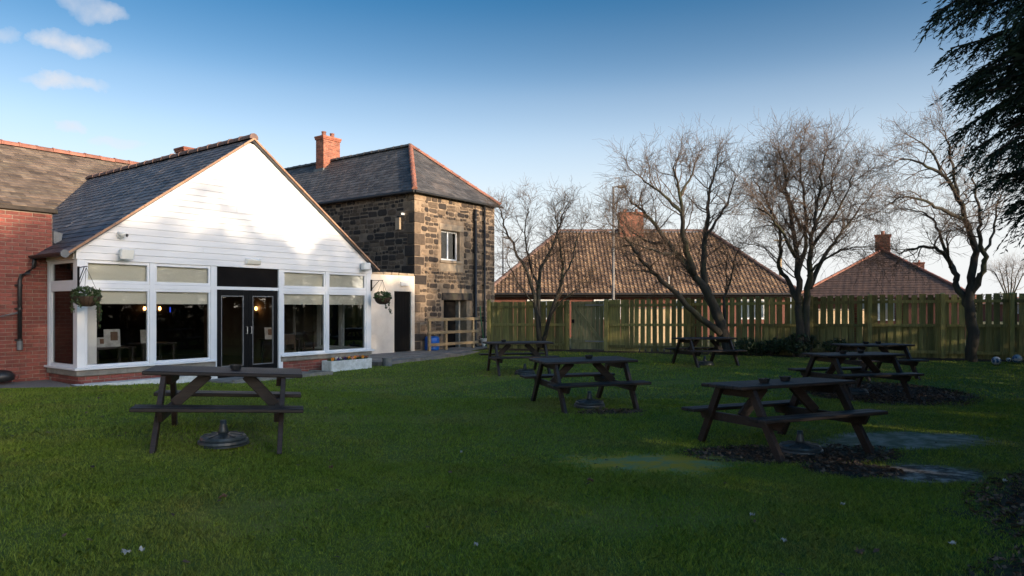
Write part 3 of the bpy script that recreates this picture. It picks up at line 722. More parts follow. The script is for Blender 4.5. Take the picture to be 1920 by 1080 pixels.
def chimney(parent, u0, u1, v0, v1, z0, z1, pots=2):
    c = obj('chimney', MB().box(u0 + .01, u1 - .01, v0 + .01, v1 - .01, z0, z1), M['mortar'], parent)
    jb = MB()
    joined_bricks(jb, lambda x, z, y: (x, v0 + .01 + y, z), u0, u1, z0, z1 - .15)
    joined_bricks(jb, lambda x, z, y: (u0 + .01 + y, x, z), v0, v1, z0, z1 - .15)
    joined_bricks(jb, lambda x, z, y: (u1 - .01 - y, x, z), v0, v1, z0, z1 - .15)
    joined_bricks(jb, lambda x, z, y: (x, v1 - .01 - y, z), u0, u1, z0, z1 - .15)
    for k, gsz in enumerate((.03, .05)):
        jb.box(u0 - gsz, u1 + gsz, v0 - gsz, v1 + gsz, z1 - .15 + k * .075, z1 - .08 + k * .075)
    obj('brickwork', jb, M['brick_joined'], c, kind='stuff')
    for k in range(pots):
        t = (k + 0.5) / pots; px_, py_ = (u0 + (u1 - u0) * t, (v0 + v1) / 2)
        obj('chimney_pot', MB().lathe([(.11, 0), (.10, .05), (.085, .16), (.10, .18), (.10, .22), (.07, .22)], 12, (px_, py_, z1 - .005)), M['ridge_red'], c)
    return c
chimney(roof, 7.35, 8.1, 9.9, 10.5, 5.6, 7.32, 0)

# ================================================================== stone building with its rendered lean-to
SU, SV, SW, SE = 11.13, 2.2, 4.34, 5.52
sb = site('stone_building', 'two storey rubble stone building with hipped slate roof and brick chimney', 'building')
SVB = 14.0
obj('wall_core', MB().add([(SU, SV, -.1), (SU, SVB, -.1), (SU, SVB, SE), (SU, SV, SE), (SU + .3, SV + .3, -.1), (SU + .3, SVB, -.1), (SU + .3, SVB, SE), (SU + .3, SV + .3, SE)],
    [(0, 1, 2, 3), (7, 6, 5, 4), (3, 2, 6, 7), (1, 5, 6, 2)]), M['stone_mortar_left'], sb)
# right hand (front) wall with the window and door openings cut out
WU0, WU1, WZ0, WZ1 = 12.44, 13.43, 3.24, 4.29
DU0, DU1, DZ0, DZ1 = 12.57, 13.80, 0.0, 1.83
fw = MB()
for (a, b, c, d) in ((SU, WU0 , -.1, SE), (13.82, SU + SW, -.1, SE), (WU0, 13.82, WZ1, SE), (WU0, 13.82, DZ1, WZ0), (WU1, 13.82, WZ0, WZ1), (WU0, DU0, -.1, DZ1)):
    fw.box(a, b, SV, SV + .4, c, d)
obj('front_wall', fw, M['stone_mortar'], sb)
obj('side_wall', MB().box(SU + SW - .3, SU + SW, SV + .402, SVB, -.1, SE), M['stone_mortar'], sb)
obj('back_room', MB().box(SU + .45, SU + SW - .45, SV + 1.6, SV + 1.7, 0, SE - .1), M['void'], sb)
def stone_mesh(w, h, rr, d=0.03):
    """one rubble stone, face towards -y, about the origin"""
    x, z = w / 2, h / 2; c = min(w, h) * rr.uniform(.16, .3); ring = []
    for (sx, sz) in ((-1, -1), (1, -1), (1, 1), (-1, 1)):
        cx, cz = sx * x * rr.uniform(.90, 1.03), sz * z * rr.uniform(.88, 1.03)
        a, b = (cx - sx * c, cz), (cx, cz - sz * c)
        ring += [b, a] if (sx * sz > 0) == False and False else ([a, b] if (sx, sz) in ((1, -1), (-1, 1)) else [b, a])
    p = rr.uniform(.006, .022); n = 8; t = rr.uniform(-.12, .12)
    vs = [(a, .03, b) for a, b in ring] + [(a, -.002, b) for a, b in ring] + [(a * .86, -p + t * b * .12, b * .82) for a, b in ring]
    fs = [(i, (i + 1) % n, n + (i + 1) % n, n + i) for i in range(n)] + [(n + i, n + (i + 1) % n, 2 * n + (i + 1) % n, 2 * n + i) for i in range(n)] + [tuple(range(2 * n, 3 * n))]
    return vs, fs
def stone_face(x0, x1, z0, z1, excl, seed, hmin=.12, hmax=.25):
    rr = random.Random(seed); out = []; z = z0
    while z < z1 - .06:
        h = min(rr.uniform(hmin, hmax), z1 - z); x = x0 - rr.uniform(0, .1)
        while x < x1 - .05:
            w = h * rr.uniform(.7, 2.4); w = min(w, .62)
            parts = [(z, h)] if h < .23 or rr.random() < .5 else [(z, h * .5), (z + h * .5, h * .5)]
            for (zz, hh) in parts:
                a, b = max(x, x0), min(x + w, x1); g = rr.uniform(.010, .026)
                if b - a < .09: continue
                for (e0, e1, f0, f1) in excl:
                    if zz < f1 - .01 and zz + hh > f0 + .01 and a < e1 and b > e0:
                        if e0 - a > b - e1: b = min(b, e0 - .004)
                        else: a = max(a, e1 + .004)
                if b - a < .07: continue
                if rr.random() < .035: continue
                hs_ = hh * rr.uniform(.78, 1.0); out.append(((a + b) / 2, zz + hh / 2 + rr.uniform(-.02, .02), b - a - g, hs_ - g * .7, rr.randint(0, 10 ** 6)))
            x += w
        z += h
    return out
qz = 0.15; quoins = []
k = 0
while qz < SE - .2:
    h = random.uniform(.26, .40); h = min(h, SE - .02 - qz); lu, lv = (.52, .28) if k % 2 else (.28, .55)
    lu *= random.uniform(.85, 1.15); lv *= random.uniform(.85, 1.15)
    quoins.append((qz, h, lu, lv)); qz += h; k += 1
exF = [(WU0 - .13, WU1 + .22, WZ0 - .42, WZ1 + .24), (DU0 - .12, DU1 + .35, -.1, DZ1 + .30)] + [(SU, SU + lu, z, z + h) for (z, h, lu, lv) in quoins]
exL = [(SV, SV + lv, z, z + h) for (z, h, lu, lv) in quoins]
front = stone_face(SU + .02, SU + SW - .01, 0.02, SE - .03, exF, 5, .11, .25)
left = stone_face(SV + .02, 10.6, 2.66, SE - .03, exL, 6)
allst = [('F',) + s for s in front] + [('L',) + s for s in left]
allst.sort(key=lambda s: -s[3] * s[4])
jf, jl = MB(), MB()
for i, (fc, c, z, w, h, sd) in enumerate(allst):
    rr = random.Random(sd); vs, fs = stone_mesh(w, h, rr)
    if i < 270:
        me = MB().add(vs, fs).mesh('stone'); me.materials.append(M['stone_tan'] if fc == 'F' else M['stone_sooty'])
        o = bpy.data.objects.new('stone', me); link(o, sb)
        if fc == 'F': o.location = (c, SV - .004, z); o.rotation_euler = (0, rr.uniform(-.07, .07), 0)
        else: o.location = (SU - .004, c, z); o.rotation_euler = (rr.uniform(-.07, .07), 0, -math.pi / 2)
    elif fc == 'F': jf.add([(c + x, SV - .004 + y, z + zz) for x, y, zz in vs], fs)
    else: jl.add([(SU - .004 + y, c - x, z + zz) for x, y, zz in vs], fs)
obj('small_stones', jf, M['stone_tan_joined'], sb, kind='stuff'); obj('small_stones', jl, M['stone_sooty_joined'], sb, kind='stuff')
for (z, h, lu, lv) in quoins:
    bevel(obj('quoin', MB().box(SU - .022, SU + lu - .02, SV - .02, SV + .05, z + .012, z + h - .012).box(SU - .02, SU + .05, SV + .052, SV + lv - .02, z + .013, z + h - .013), M['stone_tan'], sb), .012)
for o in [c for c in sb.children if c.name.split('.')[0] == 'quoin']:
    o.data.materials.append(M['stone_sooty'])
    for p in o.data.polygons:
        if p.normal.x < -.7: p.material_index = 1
# hipped roof
ov = .16; AV = SV + 2.35; RZ = 7.69; ez2 = SE - .03
A = (SU - ov, SV - ov, ez2); B = (SU + SW + ov, SV - ov, ez2); AP = (SU + SW / 2, AV, RZ); RB = (SU + SW / 2, SVB + .2, RZ)
LB = (SU - ov, SVB + .2, ez2); RBk = (SU + SW + ov, SVB + .2, ez2)
rf = obj('roof', MB().add([A, B, AP, RB, LB, RBk, tuple(Vector(A) + Vector((0, 0, -.06))), tuple(Vector(B) + Vector((0, 0, -.06))), tuple(Vector(LB) + Vector((0, 0, -.06))), tuple(Vector(RBk) + Vector((0, 0, -.06)))],
    [(0, 1, 2), (4, 0, 2, 3), (1, 5, 3, 2), (0, 6, 7, 1), (4, 8, 6, 0), (1, 7, 9, 5), (6, 8, 9, 7)]), M['slate_stone'], sb)
sl = MB(); slate_slope(sl, A, B, AP, AP, w=.25, expo=.19, seed=21); slate_slope(sl, LB, A, AP, RB, w=.25, expo=.19, seed=22)
obj('slate_courses', sl, M['slate_stone'], rf, kind='stuff')
up = Vector((0, 0, .02))
ridge_tiles('hip_tile', rf, Vector(A) + up, Vector(AP) + up, .085, .36, M['ridge_red'])
ridge_tiles('hip_tile', rf, Vector(B) + up, Vector(AP) + up, .085, .36, M['ridge_red'])
ridge_tiles('ridge_tile', rf, Vector(AP) + up, Vector(RB) + up, .09, .42, M['slate_stone'])
chimney(rf, SU + SW/2 - .43, SU + SW/2 + .43, 9.15, 9.65, 6.5, 8.72, 2)
obj('chimney_flashing', MB().box(SU + SW/2 - .50, SU + SW/2 - .42, 9.10, 9.70, 7.16, 7.34), M['lead'], rf)
obj('gutter', MB().tube([(SU - ov - .03, SV - ov, ez2 - .06), (SU - ov - .03, 11.0, ez2 - .06)], .05, 8), M['black_plastic'], sb)
obj('gutter', MB().tube([(SU - ov, SV - ov - .03, ez2 - .06), (SU + SW + ov + .12, SV - ov - .03, ez2 - .06)], .045, 8), M['black_plastic'], sb)
# window, lintel, sill, door, beam, pipes
f = MB(); y0, y1 = SV + .14, SV + .20
for (a, b, c, d) in ((WU0, WU1, WZ0, WZ0 + .06), (WU0, WU1, WZ1 - .06, WZ1), (WU0, WU0 + .06, WZ0 + .06, WZ1 - .06), (WU1 - .06, WU1, WZ0 + .06, WZ1 - .06), ((WU0 + WU1) / 2 - .03, (WU0 + WU1) / 2 + .03, WZ0 + .06, WZ1 - .06)):
    f.box(a, b, y0, y1, c, d)
wf = obj('window', f, M['white_upvc'], sb)
for k in range(2):
    a = WU0 + .06 + k * .465; obj('pane', MB().box(a - .01, a + .42, SV + .165, SV + .171, WZ0 + .05, WZ1 - .05), M['glass'], wf)
bevel(obj('lintel', MB().box(WU0 - .10, WU1 + .20, SV - .025, SV + .13, WZ1 + .005, WZ1 + .22), M['lintel'], sb), .012)
bevel(obj('window_sill', MB().box(WU0 - .08, WU1 + .12, SV - .06, SV + .13, WZ0 - .10, WZ0 - .005), M['lintel'], sb), .012)
bevel(obj('apron_stone', MB().box(WU0 - .06, WU1 + .16, SV - .018, SV + .10, WZ0 - .40, WZ0 - .115), M['lintel'], sb), .012)
bevel(obj('door_beam', MB().box(DU0 - .10, DU1 + .30, SV - .05, SV + .25, DZ1, DZ1 + .26), M['beam'], sb), .02)
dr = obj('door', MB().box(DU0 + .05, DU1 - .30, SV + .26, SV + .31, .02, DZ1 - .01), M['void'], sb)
obj('door_jamb', MB().box(DU1 - .30, DU1 - .22, SV + .10, SV + .30, 0, DZ1 - .01), M['concrete'], sb)
obj('door_jamb', MB().box(DU0 - .0, DU0 + .05, SV + .10, SV + .30, 0, DZ1 - .01), M['lintel'], sb)
for (u, zt) in ((14.21, 5.2), (14.75, 5.42)):
    d = obj('downpipe', MB().tube([(u, SV - .09, zt), (u, SV - .09, .22), (u + .02, SV - .2, .10)], .055 if zt < 5.3 else .042, 10), M['black_plastic'], sb, smooth=True)
    for z in (1.1, 2.4, 3.6, 4.8): obj('pipe_clip', MB().tube([(u, SV - .09, z - .03), (u, SV - .09, z + .03)], .068 if zt < 5.3 else .052, 10).box(u - .06, u + .06, SV - .06, SV + .0, z - .02, z + .02), M['black_plastic'], d)
obj('alarm_box', MB().box(SU - .10, SU - .01, SV + .62, SV + .82, 4.22, 4.62), M['lintel'], sb)
obj('security_camera', MB().box(SU - .05, SU - .01, SV + .45, SV + .55, 4.70, 4.76).bar((SU - .05, SV + .5, 4.73), (SU - .22, SV + .36, 4.71), .07, .07), M['white_fixture'], sb)
obj('side_window_frame', MB().box(SU - .02, SU + .02, 5.55, 6.5, 3.95, 4.03).box(SU - .02, SU + .02, 5.55, 5.62, 3.2, 3.95), M['white_upvc'], sb)

lt = site('lean_to', 'cream rendered lean-to with dark plank door between white and stone buildings', 'building')
LD0, LD1, LDT = 10.17, 10.94, 2.10
mb = MB()
for (a, b, c, d) in ((7.25, LD0, -.05, 2.62), (LD1, SU - .03, -.05, 2.62), (LD0, LD1, LDT, 2.62)): mb.box(a, b, SV - .03, SV + .2, c, d)
obj('wall', mb, M['render_cream'], lt)
obj('flat_roof', MB().box(7.25, SU - .02, SV + .201, 6.0, 2.45, 2.56), M['lead'], lt)
x = 7.3; i = 0
while x < SU - .2:
    w = random.uniform(.3, .6); w = min(w, SU - .05 - x)
    bevel(obj('coping_stone', MB().box(x, x + w - .015, SV - .05, SV + .2, 2.62, 2.67 + random.uniform(0, .04)), M['lintel'], lt), .012); x += w
d = obj('door', MB().box(LD0, LD1, SV + .03, SV + .07, .14, LDT), M['dark_board'], lt)
nbd = 6
for k in range(nbd):
    a = LD0 + .01 + k * (LD1 - LD0 - .02) / nbd
    obj('plank', MB().box(a + .003, a + (LD1 - LD0 - .02) / nbd - .003, SV + .012, SV + .03, .15, LDT - .01), M['dark_board'], d)
obj('bulkhead_lamp', MB().box(10.42, 10.78, SV - .10, SV - .03, 2.28, 2.40), M['white_fixture'], lt)

# ================================================================== paving and hard edges
for (nm, pts, z, m) in (('paving', [(7.25, -0.25), (15.9, .95), (15.9, 2.2), (7.25, 2.2)], .10, 'paving'),
                        ('gravel_path', [(-7, -0.15), (-0.15, -0.55), (-0.0, 1.4), (-7, 1.4)], .145, 'gravel')):
    P = [W(u, v, z) for u, v in pts]
    struct(obj(nm, MB().prism([p - Vector((0, 0, .3)) for p in P], (0, 0, .3)), M[m]))
# flagstones on the paving
pv = bpy.data.objects['paving']
row = 0; v = -0.10
while v < 2.1:
    u = 7.3 + (0.3 if row % 2 else 0)
    while u < 15.2:
        w = random.uniform(.55, .8)
        if v > -0.22 + (u + w - 7.25) * .139 + .02:
            P = [W(u + a * (w - .012), v + b * .53, .101) for a, b in ((0, 0), (1, 0), (1, 1), (0, 1))]
            obj('paving_slab', MB().prism(P, (0, 0, .016 + random.uniform(0, .008))), M['paving'], pv)
        u += w
    v += .545; row += 1
P = [W(u, v, -.05) for u, v in ((-0.25, -.30), (2.70, -.16), (2.70, .02), (-0.10, .02))]
struct(obj('painted_edging', MB().prism(P, (0, 0, .195)), M['dirty_white']))
P = [W(u, v, -.05) for u, v in ((2.4, -1.2), (4.9, -1.0), (4.9, -.1), (2.4, -.1))]
struct(obj('door_paving', MB().prism(P, (0, 0, .085)), M['paving']))
kerb = thing('kerb', 'low grey concrete kerb bent round the paving outside the double doors', 'kerb', W(4.9, -1.0), TH)
obj('kerb_stone', MB().box(-2.4, .12, -.14, -.02, -.05, .075), M['concrete'], kerb)
obj('kerb_stone', MB().box(0.0, .12, -.018, .60, -.05, .07), M['concrete'], kerb)

# ================================================================== bungalows beyond the fence
def pantile_material(name, c0, c1, c2):
    m = bpy.data.materials.new(name); m.use_nodes = True; N, L = m.node_tree.nodes, m.node_tree.links; b = N['Principled BSDF']
    b.inputs['Roughness'].default_value = 0.85
    gm = N.new('ShaderNodeNewGeometry'); cr = N.new('ShaderNodeValToRGB'); e = cr.color_ramp.elements
    e[0].position = 0; e[0].color = c0 + (1,); e[1].position = .5; e[1].color = c1 + (1,); x = e.new(1.0); x.color = c2 + (1,)
    L.new(gm.outputs['Random Per Island'], cr.inputs[0])
    n = N.new('ShaderNodeTexNoise'); n.inputs['Scale'].default_value = 5; n.inputs['Detail'].default_value = 5; L.new(gm.outputs['Position'], n.inputs['Vector'])
    mr = N.new('ShaderNodeMapRange'); mr.inputs[1].default_value = .3; mr.inputs[2].default_value = .7; mr.inputs[3].default_value = .6; mr.inputs[4].default_value = 1.35
    L.new(n.outputs['Fac'], mr.inputs[0]); hs = N.new('ShaderNodeHueSaturation'); L.new(mr.outputs[0], hs.inputs['Value']); L.new(cr.outputs[0], hs.inputs['Color'])
    L.new(hs.outputs[0], b.inputs['Base Color']); return m
M['pantile'] = pantile_material('pantile', (.078, .050, .034), (.165, .106, .068), (.265, .175, .104))
def pantiles(A, B, C, D, w, expo, amp, seed=1, k=6, lift=.05):
    """waved interlocking tiles, each its own little strip, on the quad A B (eave) C D (ridge)"""
    rr = random.Random(seed); A, B, C, D = map(Vector, (A, B, C, D)); mb = MB()
    e = (B - A).normalized(); n = e.cross((C + D) / 2 - (A + B) / 2).normalized()
    if n.z < 0: n = -n
    up = n.cross(e)
    if up.z < 0: up = -up
    hl = (D - A).dot(up); rows = int(round(hl / expo))
    for j in range(rows):
        t0, t1 = j / rows, (j + 1.08) / rows
        t1 = min(1, t1); l0, r0 = A.lerp(D, t0).dot(e), B.lerp(C, t0).dot(e); l1, r1 = A.lerp(D, t1).dot(e), B.lerp(C, t1).dot(e)
        a0 = A.dot(e); P0 = A + up * (hl * t0); P1 = A + up * (hl * t1); x = a0
        while x < B.dot(e):
            lo = max(x, min(l0, l1)); hi = min(x + w, max(r0, r1))
            if hi - lo > .04 and x + w * .5 > min(l0, l1) and x + w * .5 < max(r0, r1) and x + w*.5 > l0 - .1 and x + w*.5 < r0 + .1:
                vs, fs = [], []; dl = rr.uniform(-.006, .006); lf = lift + rr.uniform(-.006, .006)
                for i in range(k + 1):
                    f = i / k; xx = x + f * w * .99; hgt = amp * (math.sin(2 * math.pi * (f - .08)) if f < .62 else -.55 + .25 * math.sin((f - .62) * 8))
                    q0 = min(max(xx, l0), r0); q1 = min(max(xx, l1), r1)
                    vs += [P0 + e * (q0 - a0) + n * (hgt + lf) - up * dl - n * .05, P0 + e * (q0 - a0) + n * (hgt + lf) - up * dl, P1 + e * (q1 - a0) + n * (hgt + .002)]
                for i in range(k): fs += [(3*i, 3*i+3, 3*i+4, 3*i+1), (3*i+1, 3*i+4, 3*i+5, 3*i+2)]
                mb.add(vs, fs)
            x += w
    return mb
BY, BZ = 36.0, 2.30
bu = thing('bungalow', 'brick bungalow with wide sunlit pantile roof behind the left part of the fence', 'house', (7.0, BY, 0))
x0, x1, xr0, xr1, RY, RZ1 = -8.4, 8.0, -4.2, 4.5, 4.6, 5.98
obj('wall', MB().box(x0 + .4, x1 - .4, .45, 2 * RY - .45, -.3, BZ + .05), M['brick_far'], bu)
A, B, C, D = (x0, 0, BZ), (x1, 0, BZ), (xr1, RY, RZ1), (xr0, RY, RZ1)
A2, B2 = (x0, 2 * RY, BZ), (x1, 2 * RY, BZ)
rf = obj('roof', MB().add([A, B, C, D, A2, B2], [(0, 1, 2, 3), (1, 5, 2), (5, 4, 3, 2), (4, 0, 3), (0, 4, 5, 1)]), M['tile_dark'], bu)
obj('pantile_courses', pantiles(A, B, C, D, .205, .235, .028, 3), M['pantile'], rf, kind='stuff')
obj('pantile_courses', pantiles(B, B2, C, C, .30, .29, .035, 4, 4), M['pantile'], rf, kind='stuff')
obj('pantile_courses', pantiles(A2, A, D, D, .30, .29, .035, 5, 4), M['pantile'], rf, kind='stuff')
for P, Q in ((A, D), (B, C), (D, C)): ridge_tiles('ridge_tile', rf, Vector(P) + Vector((0, 0, .05)), Vector(Q) + Vector((0, 0, .05)), .12, .45, M['ridge_brown'])
obj('fascia', MB().box(x0 + .1, x1 - .1, .04, .08, BZ - .20, BZ - .02), M['void'], bu)
obj('gutter', MB().tube([(x0, -.05, BZ - .04), (x1, -.05, BZ - .04)], .06, 8), M['black_plastic'], bu)
chimney(rf, -.75, .62, RY - .45, RY + .45, 5.0, 7.1, 2)
for wx in (-5.5, -2.0, 2.2, 5.6):
    wf = obj('window', MB().box(wx - .7, wx + .7, .40, .44, .95, 2.0), M['white_upvc'], bu)
    for k in (0, 1): obj('pane', MB().box(wx - .62 + k * .66, wx - .04 + k * .66, .385, .398, 1.03, 1.92), M['glass'], wf)
obj('vent_pipe', MB().tube([(1.2, .3, BZ), (1.2, .3, BZ + .9)], .05, 8), M['grey_metal'], bu)

def bungalow_far(name, label, loc, ang, wd, ln, ez, rz, mt, chim):
    h = thing(name, label, 'house', loc, ang)
    A, B, C, D = (-wd/2, 0, ez), (wd/2, 0, ez), (0, wd*.52, rz), (0, ln, rz); A2, B2 = (-wd/2, ln, ez), (wd/2, ln, ez)
    obj('wall', MB().box(-wd/2 + .35, wd/2 - .35, .4, ln, -.3, ez + .05), M['brick_far'], h)
    r = obj('roof', MB().add([A, B, C, D, A2, B2], [(0, 1, 2), (1, 5, 3, 2), (0, 2, 3, 4), (4, 3, 5), (0, 4, 5, 1)]), M['tile_dark'], h)
    obj('tile_courses', pantiles(A, B, C, C, .30, .235, .003, 7, 3, .02), mt, r, kind='stuff')
    obj('tile_courses', pantiles(B, B2, D, C, .30, .235, .003, 8, 3, .02), mt, r, kind='stuff')
    for P, Q in ((A, C), (B, C), (C, D)): ridge_tiles('ridge_tile', r, Vector(P) + Vector((0, 0, .04)), Vector(Q) + Vector((0, 0, .03)), .085, .45, M['ridge_red'])
    for (y, x, w) in chim: chimney(r, x - w/2, x + w/2, y - .35, y + .35, rz - .6, rz + .95, 1)
    wf = obj('window', MB().box(-.9, .9, .34, .39, .9, 2.0), M['white_upvc'], h)
    for k in (0, 1): obj('pane', MB().box(-.82 + k * .86, -.04 + k * .86, .325, .338, .98, 1.92), M['glass'], wf)
    return h
p = P3(1648, 553, 35.0)
M['tile_far'] = mat('tile_far', (.105, .062, .046), (.072, .045, .036), 3, .85, island=.14)
bungalow_far('bungalow', 'brown tiled hipped bungalow with chimney behind the right part of the fence', (p.x, 35.0, 0), -R(30.0), 8.2, 12, 2.05, 4.75, M['tile_far'], [(5.2, 0, .75)])
p = P3(1722, 560, 62)
bungalow_far('bungalow', 'distant tiled bungalow showing only its chimney beyond the brown hipped roof', (p.x, 62, 0), -R(31), 8.5, 14, 2.3, 4.9, M['tile_far'], [(4.8, 0, .9)])
p = P3(1860, 560, 75)
bungalow_far('bungalow', 'low distant tiled roof just above the fence at far right', (p.x + 3, 75, 0), -R(60), 8.5, 18, 1.9, 3.0, M['pantile'], [])

# ================================================================== the fence
fence = thing('fence', 'long mossy green timber fence of upright boards behind the lawn', 'fence', FL, F_ANG)
def ftop(s): return 1.76 + 0.20 * min(1.0, s / 14.0)
FB = 0.10
def s_of(px):
    r = (px - 960) / FPX; a = FL.x - r * FL.y; b = F_DIR.x - r * F_DIR.y
    return -a / b
GS0, GS1 = s_of(1070), s_of(1134)
bcache = {}
def board(parent, s, w, top, z0, y=0.0):
    key = (round(w, 3))
    if key not in bcache:
        h = w / 2; me = MB().box(-h, h, -.009, .009, 0, 1.0).mesh('board'); me.materials.append(M['wood_fence']); bcache[key] = me
    o = bpy.data.objects.new('board', bcache[key]); link(o, parent)
    o.location = (s, y + random.uniform(-.006, .006), z0); o.scale = (1, 1, top - z0); o.rotation_euler = (random.uniform(-.008, .008), random.uniform(-.010, .010), 0)
s = s_of(921)
while s < GS0 - .10:
    board(fence, s, .145, ftop(s) + random.uniform(-.015, .015), FB); s += .152
s = GS1 + .16
while s < s_of(1188):
    board(fence, s, .14, ftop(s) + random.uniform(-.015, .015), FB); s += .148
SEND = s_of(1920) + 5.0
while s < SEND:
    if s > s_of(1310) and random.random() < 0.25: board(fence, s + random.uniform(-.01, .01), .165, ftop(s) + random.uniform(-.03, .02), FB)
    else: board(fence, s + random.uniform(-.012, .012), .145, ftop(s) + random.uniform(-.025, .02), FB)
    s += .200
rails = [(s_of(919), GS0 - .06), (GS1 + .10, SEND)]
for (a, b) in rails:
    for fr in (0.12, 0.52, 0.89):
        n = max(1, int((b - a) / 2.6)); st = (b - a) / n
        for i in range(n):
            sA, sB = a + i * st, a + (i + 1) * st - .006
            zA, zB = FB + (ftop(sA) - FB) * fr, FB + (ftop(sB) - FB) * fr
            if fr < .2 and sA > 4: zA -= .02; zB -= .02
            obj('rail', MB().bar((sA, -.036, zA), (sB, -.036, zB), .042, .085), M['wood_fence'], fence)
for px_ in (919, 1066, 1138, 1292, 1420, 1520, 1630, 1766, 1895, 2080):
    s = s_of(px_); tp = ftop(s) + (.03 if px_ != 919 else .10)
    w = .055 if px_ != 1138 else .07
    bevel(obj('post', MB().hexa([(s - w, -.155, -.2), (s + w, -.155, -.2), (s + w, -.058, -.2), (s - w, -.058, -.2), (s - w, -.155, tp - .03), (s + w, -.155, tp - .03), (s + w, -.058, tp), (s - w, -.058, tp)]), M['wood_fence'], fence), .006)
gate = thing('garden_gate', 'closed weathered timber garden gate with diagonal brace set in the fence', 'gate', FL + F_DIR * (GS0 + .02), F_ANG)
gw = GS1 - GS0 - .06; gt = ftop(GS0) - .03; n = 8
for i in range(n):
    a = i * gw / n; obj('board', MB().box(a + .004, a + gw / n - .004, -.01, .01, .17, gt + random.uniform(-.01, .01)), M['wood_gate'], gate)
for z in (.38, gt - .18): obj('rail', MB().box(0.01, gw - .01, -.05, -.0105, z, z + .11), M['wood_gate'], gate)
obj('brace', MB().bar((.10, -.03, gt - .16), (gw - .10, -.03, .48), .036, .10), M['wood_gate'], gate)
for z in (.42, gt - .14): obj('strap_hinge', MB().box(gw * .45, gw + .02, -.062, -.051, z, z + .04), M['grey_metal'], gate)
obj('latch', MB().box(.03, .12, -.075, -.0505, 1.05, 1.17), M['black_paint'], gate)

# brick piers and low wall standing behind the fence
for px_, tp, lb in ((1611, 1.90, 'red brick pier behind fence below the left slope of the brown hipped roof'), (1691, 1.90, 'red brick pier behind fence right of the brown hipped roof apex'),
                    (1304, 1.70, 'red brick pier behind fence left of the leaning bare tree')):
    s = s_of(px_); q = FL + F_DIR * s - F_NRM * .45
    pr = thing('brick_pier', lb, 'pier', (q.x, q.y, 0), F_ANG, 'brick piers behind the fence')
    obj('core', MB().box(-.105, .105, -.105, .105, -.1, tp - .06), M['mortar'], pr)
    jb = MB(); joined_bricks(jb, lambda x, z, y: (x, -.105 + y, z), -.11, .11, 0, tp - .07); joined_bricks(jb, lambda x, z, y: (-.105 + y, x, z), -.11, .11, 0, tp - .07)
    joined_bricks(jb, lambda x, z, y: (.105 - y, x, z), -.11, .11, 0, tp - .07)
    obj('brickwork', jb, M['brick_joined'], pr, kind='stuff')
    bevel(obj('cap', MB().box(-.14, .14, -.14, .14, tp - .06, tp), M['ridge_red'], pr), .01)
# short boards closing the lower half of the right hand bays, nailed on behind
s = s_of(1388)
while s < SEND - .1:
    board(fence, s + .10 + random.uniform(-.01, .01), .145, FB + (ftop(s) - FB) * .53 + random.uniform(-.03, .03), FB, .030); s += .200
M['wall_tan'] = mat('wall_tan', (.50, .38, .23), (.40, .30, .18), 3, .9)
for px0, px1, Y, h, lb in ((1178, 1296, 30.6, 1.50, 'pale sunlit rendered wall glimpsed through the gaps right of the gate'), (1535, 1640, 28.2, 1.45, 'pale sunlit wall glimpsed through the gaps right of the upright bare tree')):
    a_, b_ = P3(px0, 576, Y), P3(px1, 576, Y); t = thing('rendered_garden_wall', lb, 'wall', (a_.x, Y, 0))
    obj('panel', MB().box(0, b_.x - a_.x, 0, .15, -.1, h), M['wall_tan'], t)
    bevel(obj('coping', MB().box(-.04, b_.x - a_.x + .04, -.04, .19, h, h + .06), M['concrete'], t), .01)

# ================================================================== street lamps and poles
def lamp_post(label, px_, ytop, Y, arm, zb=0.0, group='street lamps beyond the fence'):
    p = P3(px_, ytop, Y); t = thing('street_lamp', label, 'street lamp', (p.x, Y, zb), 0, group); h = p.z - zb
    obj('column', MB().tube([(0, 0, -.2), (0, 0, 1.2), (0, 0, 1.25), (0, 0, h)], [.10, .10, .065, .045], 10), M['lamp_grey'], t, smooth=True)
    obj('arm', MB().tube([(-.05 if arm > 0 else .05, 0, h), (arm * .6, 0, h + .03), (arm, 0, h + .04)], .03, 6), M['lamp_grey'], t)
    bevel(obj('lamp_head', MB().hexa([(arm * .5, -.11, h - .03), (arm * 1.4, -.13, h - .02), (arm * 1.4, .13, h - .02), (arm * .5, .11, h - .03), (arm * .5, -.06, h + .09), (arm * 1.35, -.06, h + .08), (arm * 1.35, .06, h + .08), (arm * .5, .06, h + .09)]), M['lamp_grey'], t), .01)
    return t
lamp_post('grey street lamp standing before the pantile roof left of its chimney', 1150, 351, 31.0, .42)
lamp_post('small distant street lamp between stone building and first bare tree', 943, 446, 46.0, .30)
p = P3(1463, 440, 55)
tp = thing('telegraph_pole', 'wooden telegraph pole rising between the two bungalow roofs', 'pole', (p.x, 55, 0))
obj('pole', MB().tube([(0, 0, -.3), (0, 0, p.z)], [.13, .10], 10), M['wood_new'], tp, smooth=True)
obj('cross_arm', MB().box(-.5, .5, -.05, .05, p.z - .5, p.z - .4), M['wood_new'], tp)
for k, (ya, yb) in enumerate(((470, 486), (485, 492))):
    a = P3(880, ya, 47.5); b = Vector((p.x - .45 + k * .9, 55, p.z - .38)); pts = []
    for i in range(17):
        t = i / 16; q = a.lerp(b, t); q.z -= 2.2 * math.sin(math.pi * t) * .5; pts.append(q)
    tag(obj('overhead_wire', MB().tube(pts, .012, 3), M['black_plastic']), ('upper' if k == 0 else 'lower') + ' thin dark overhead wire crossing the sky above the pantile roof', 'wire')

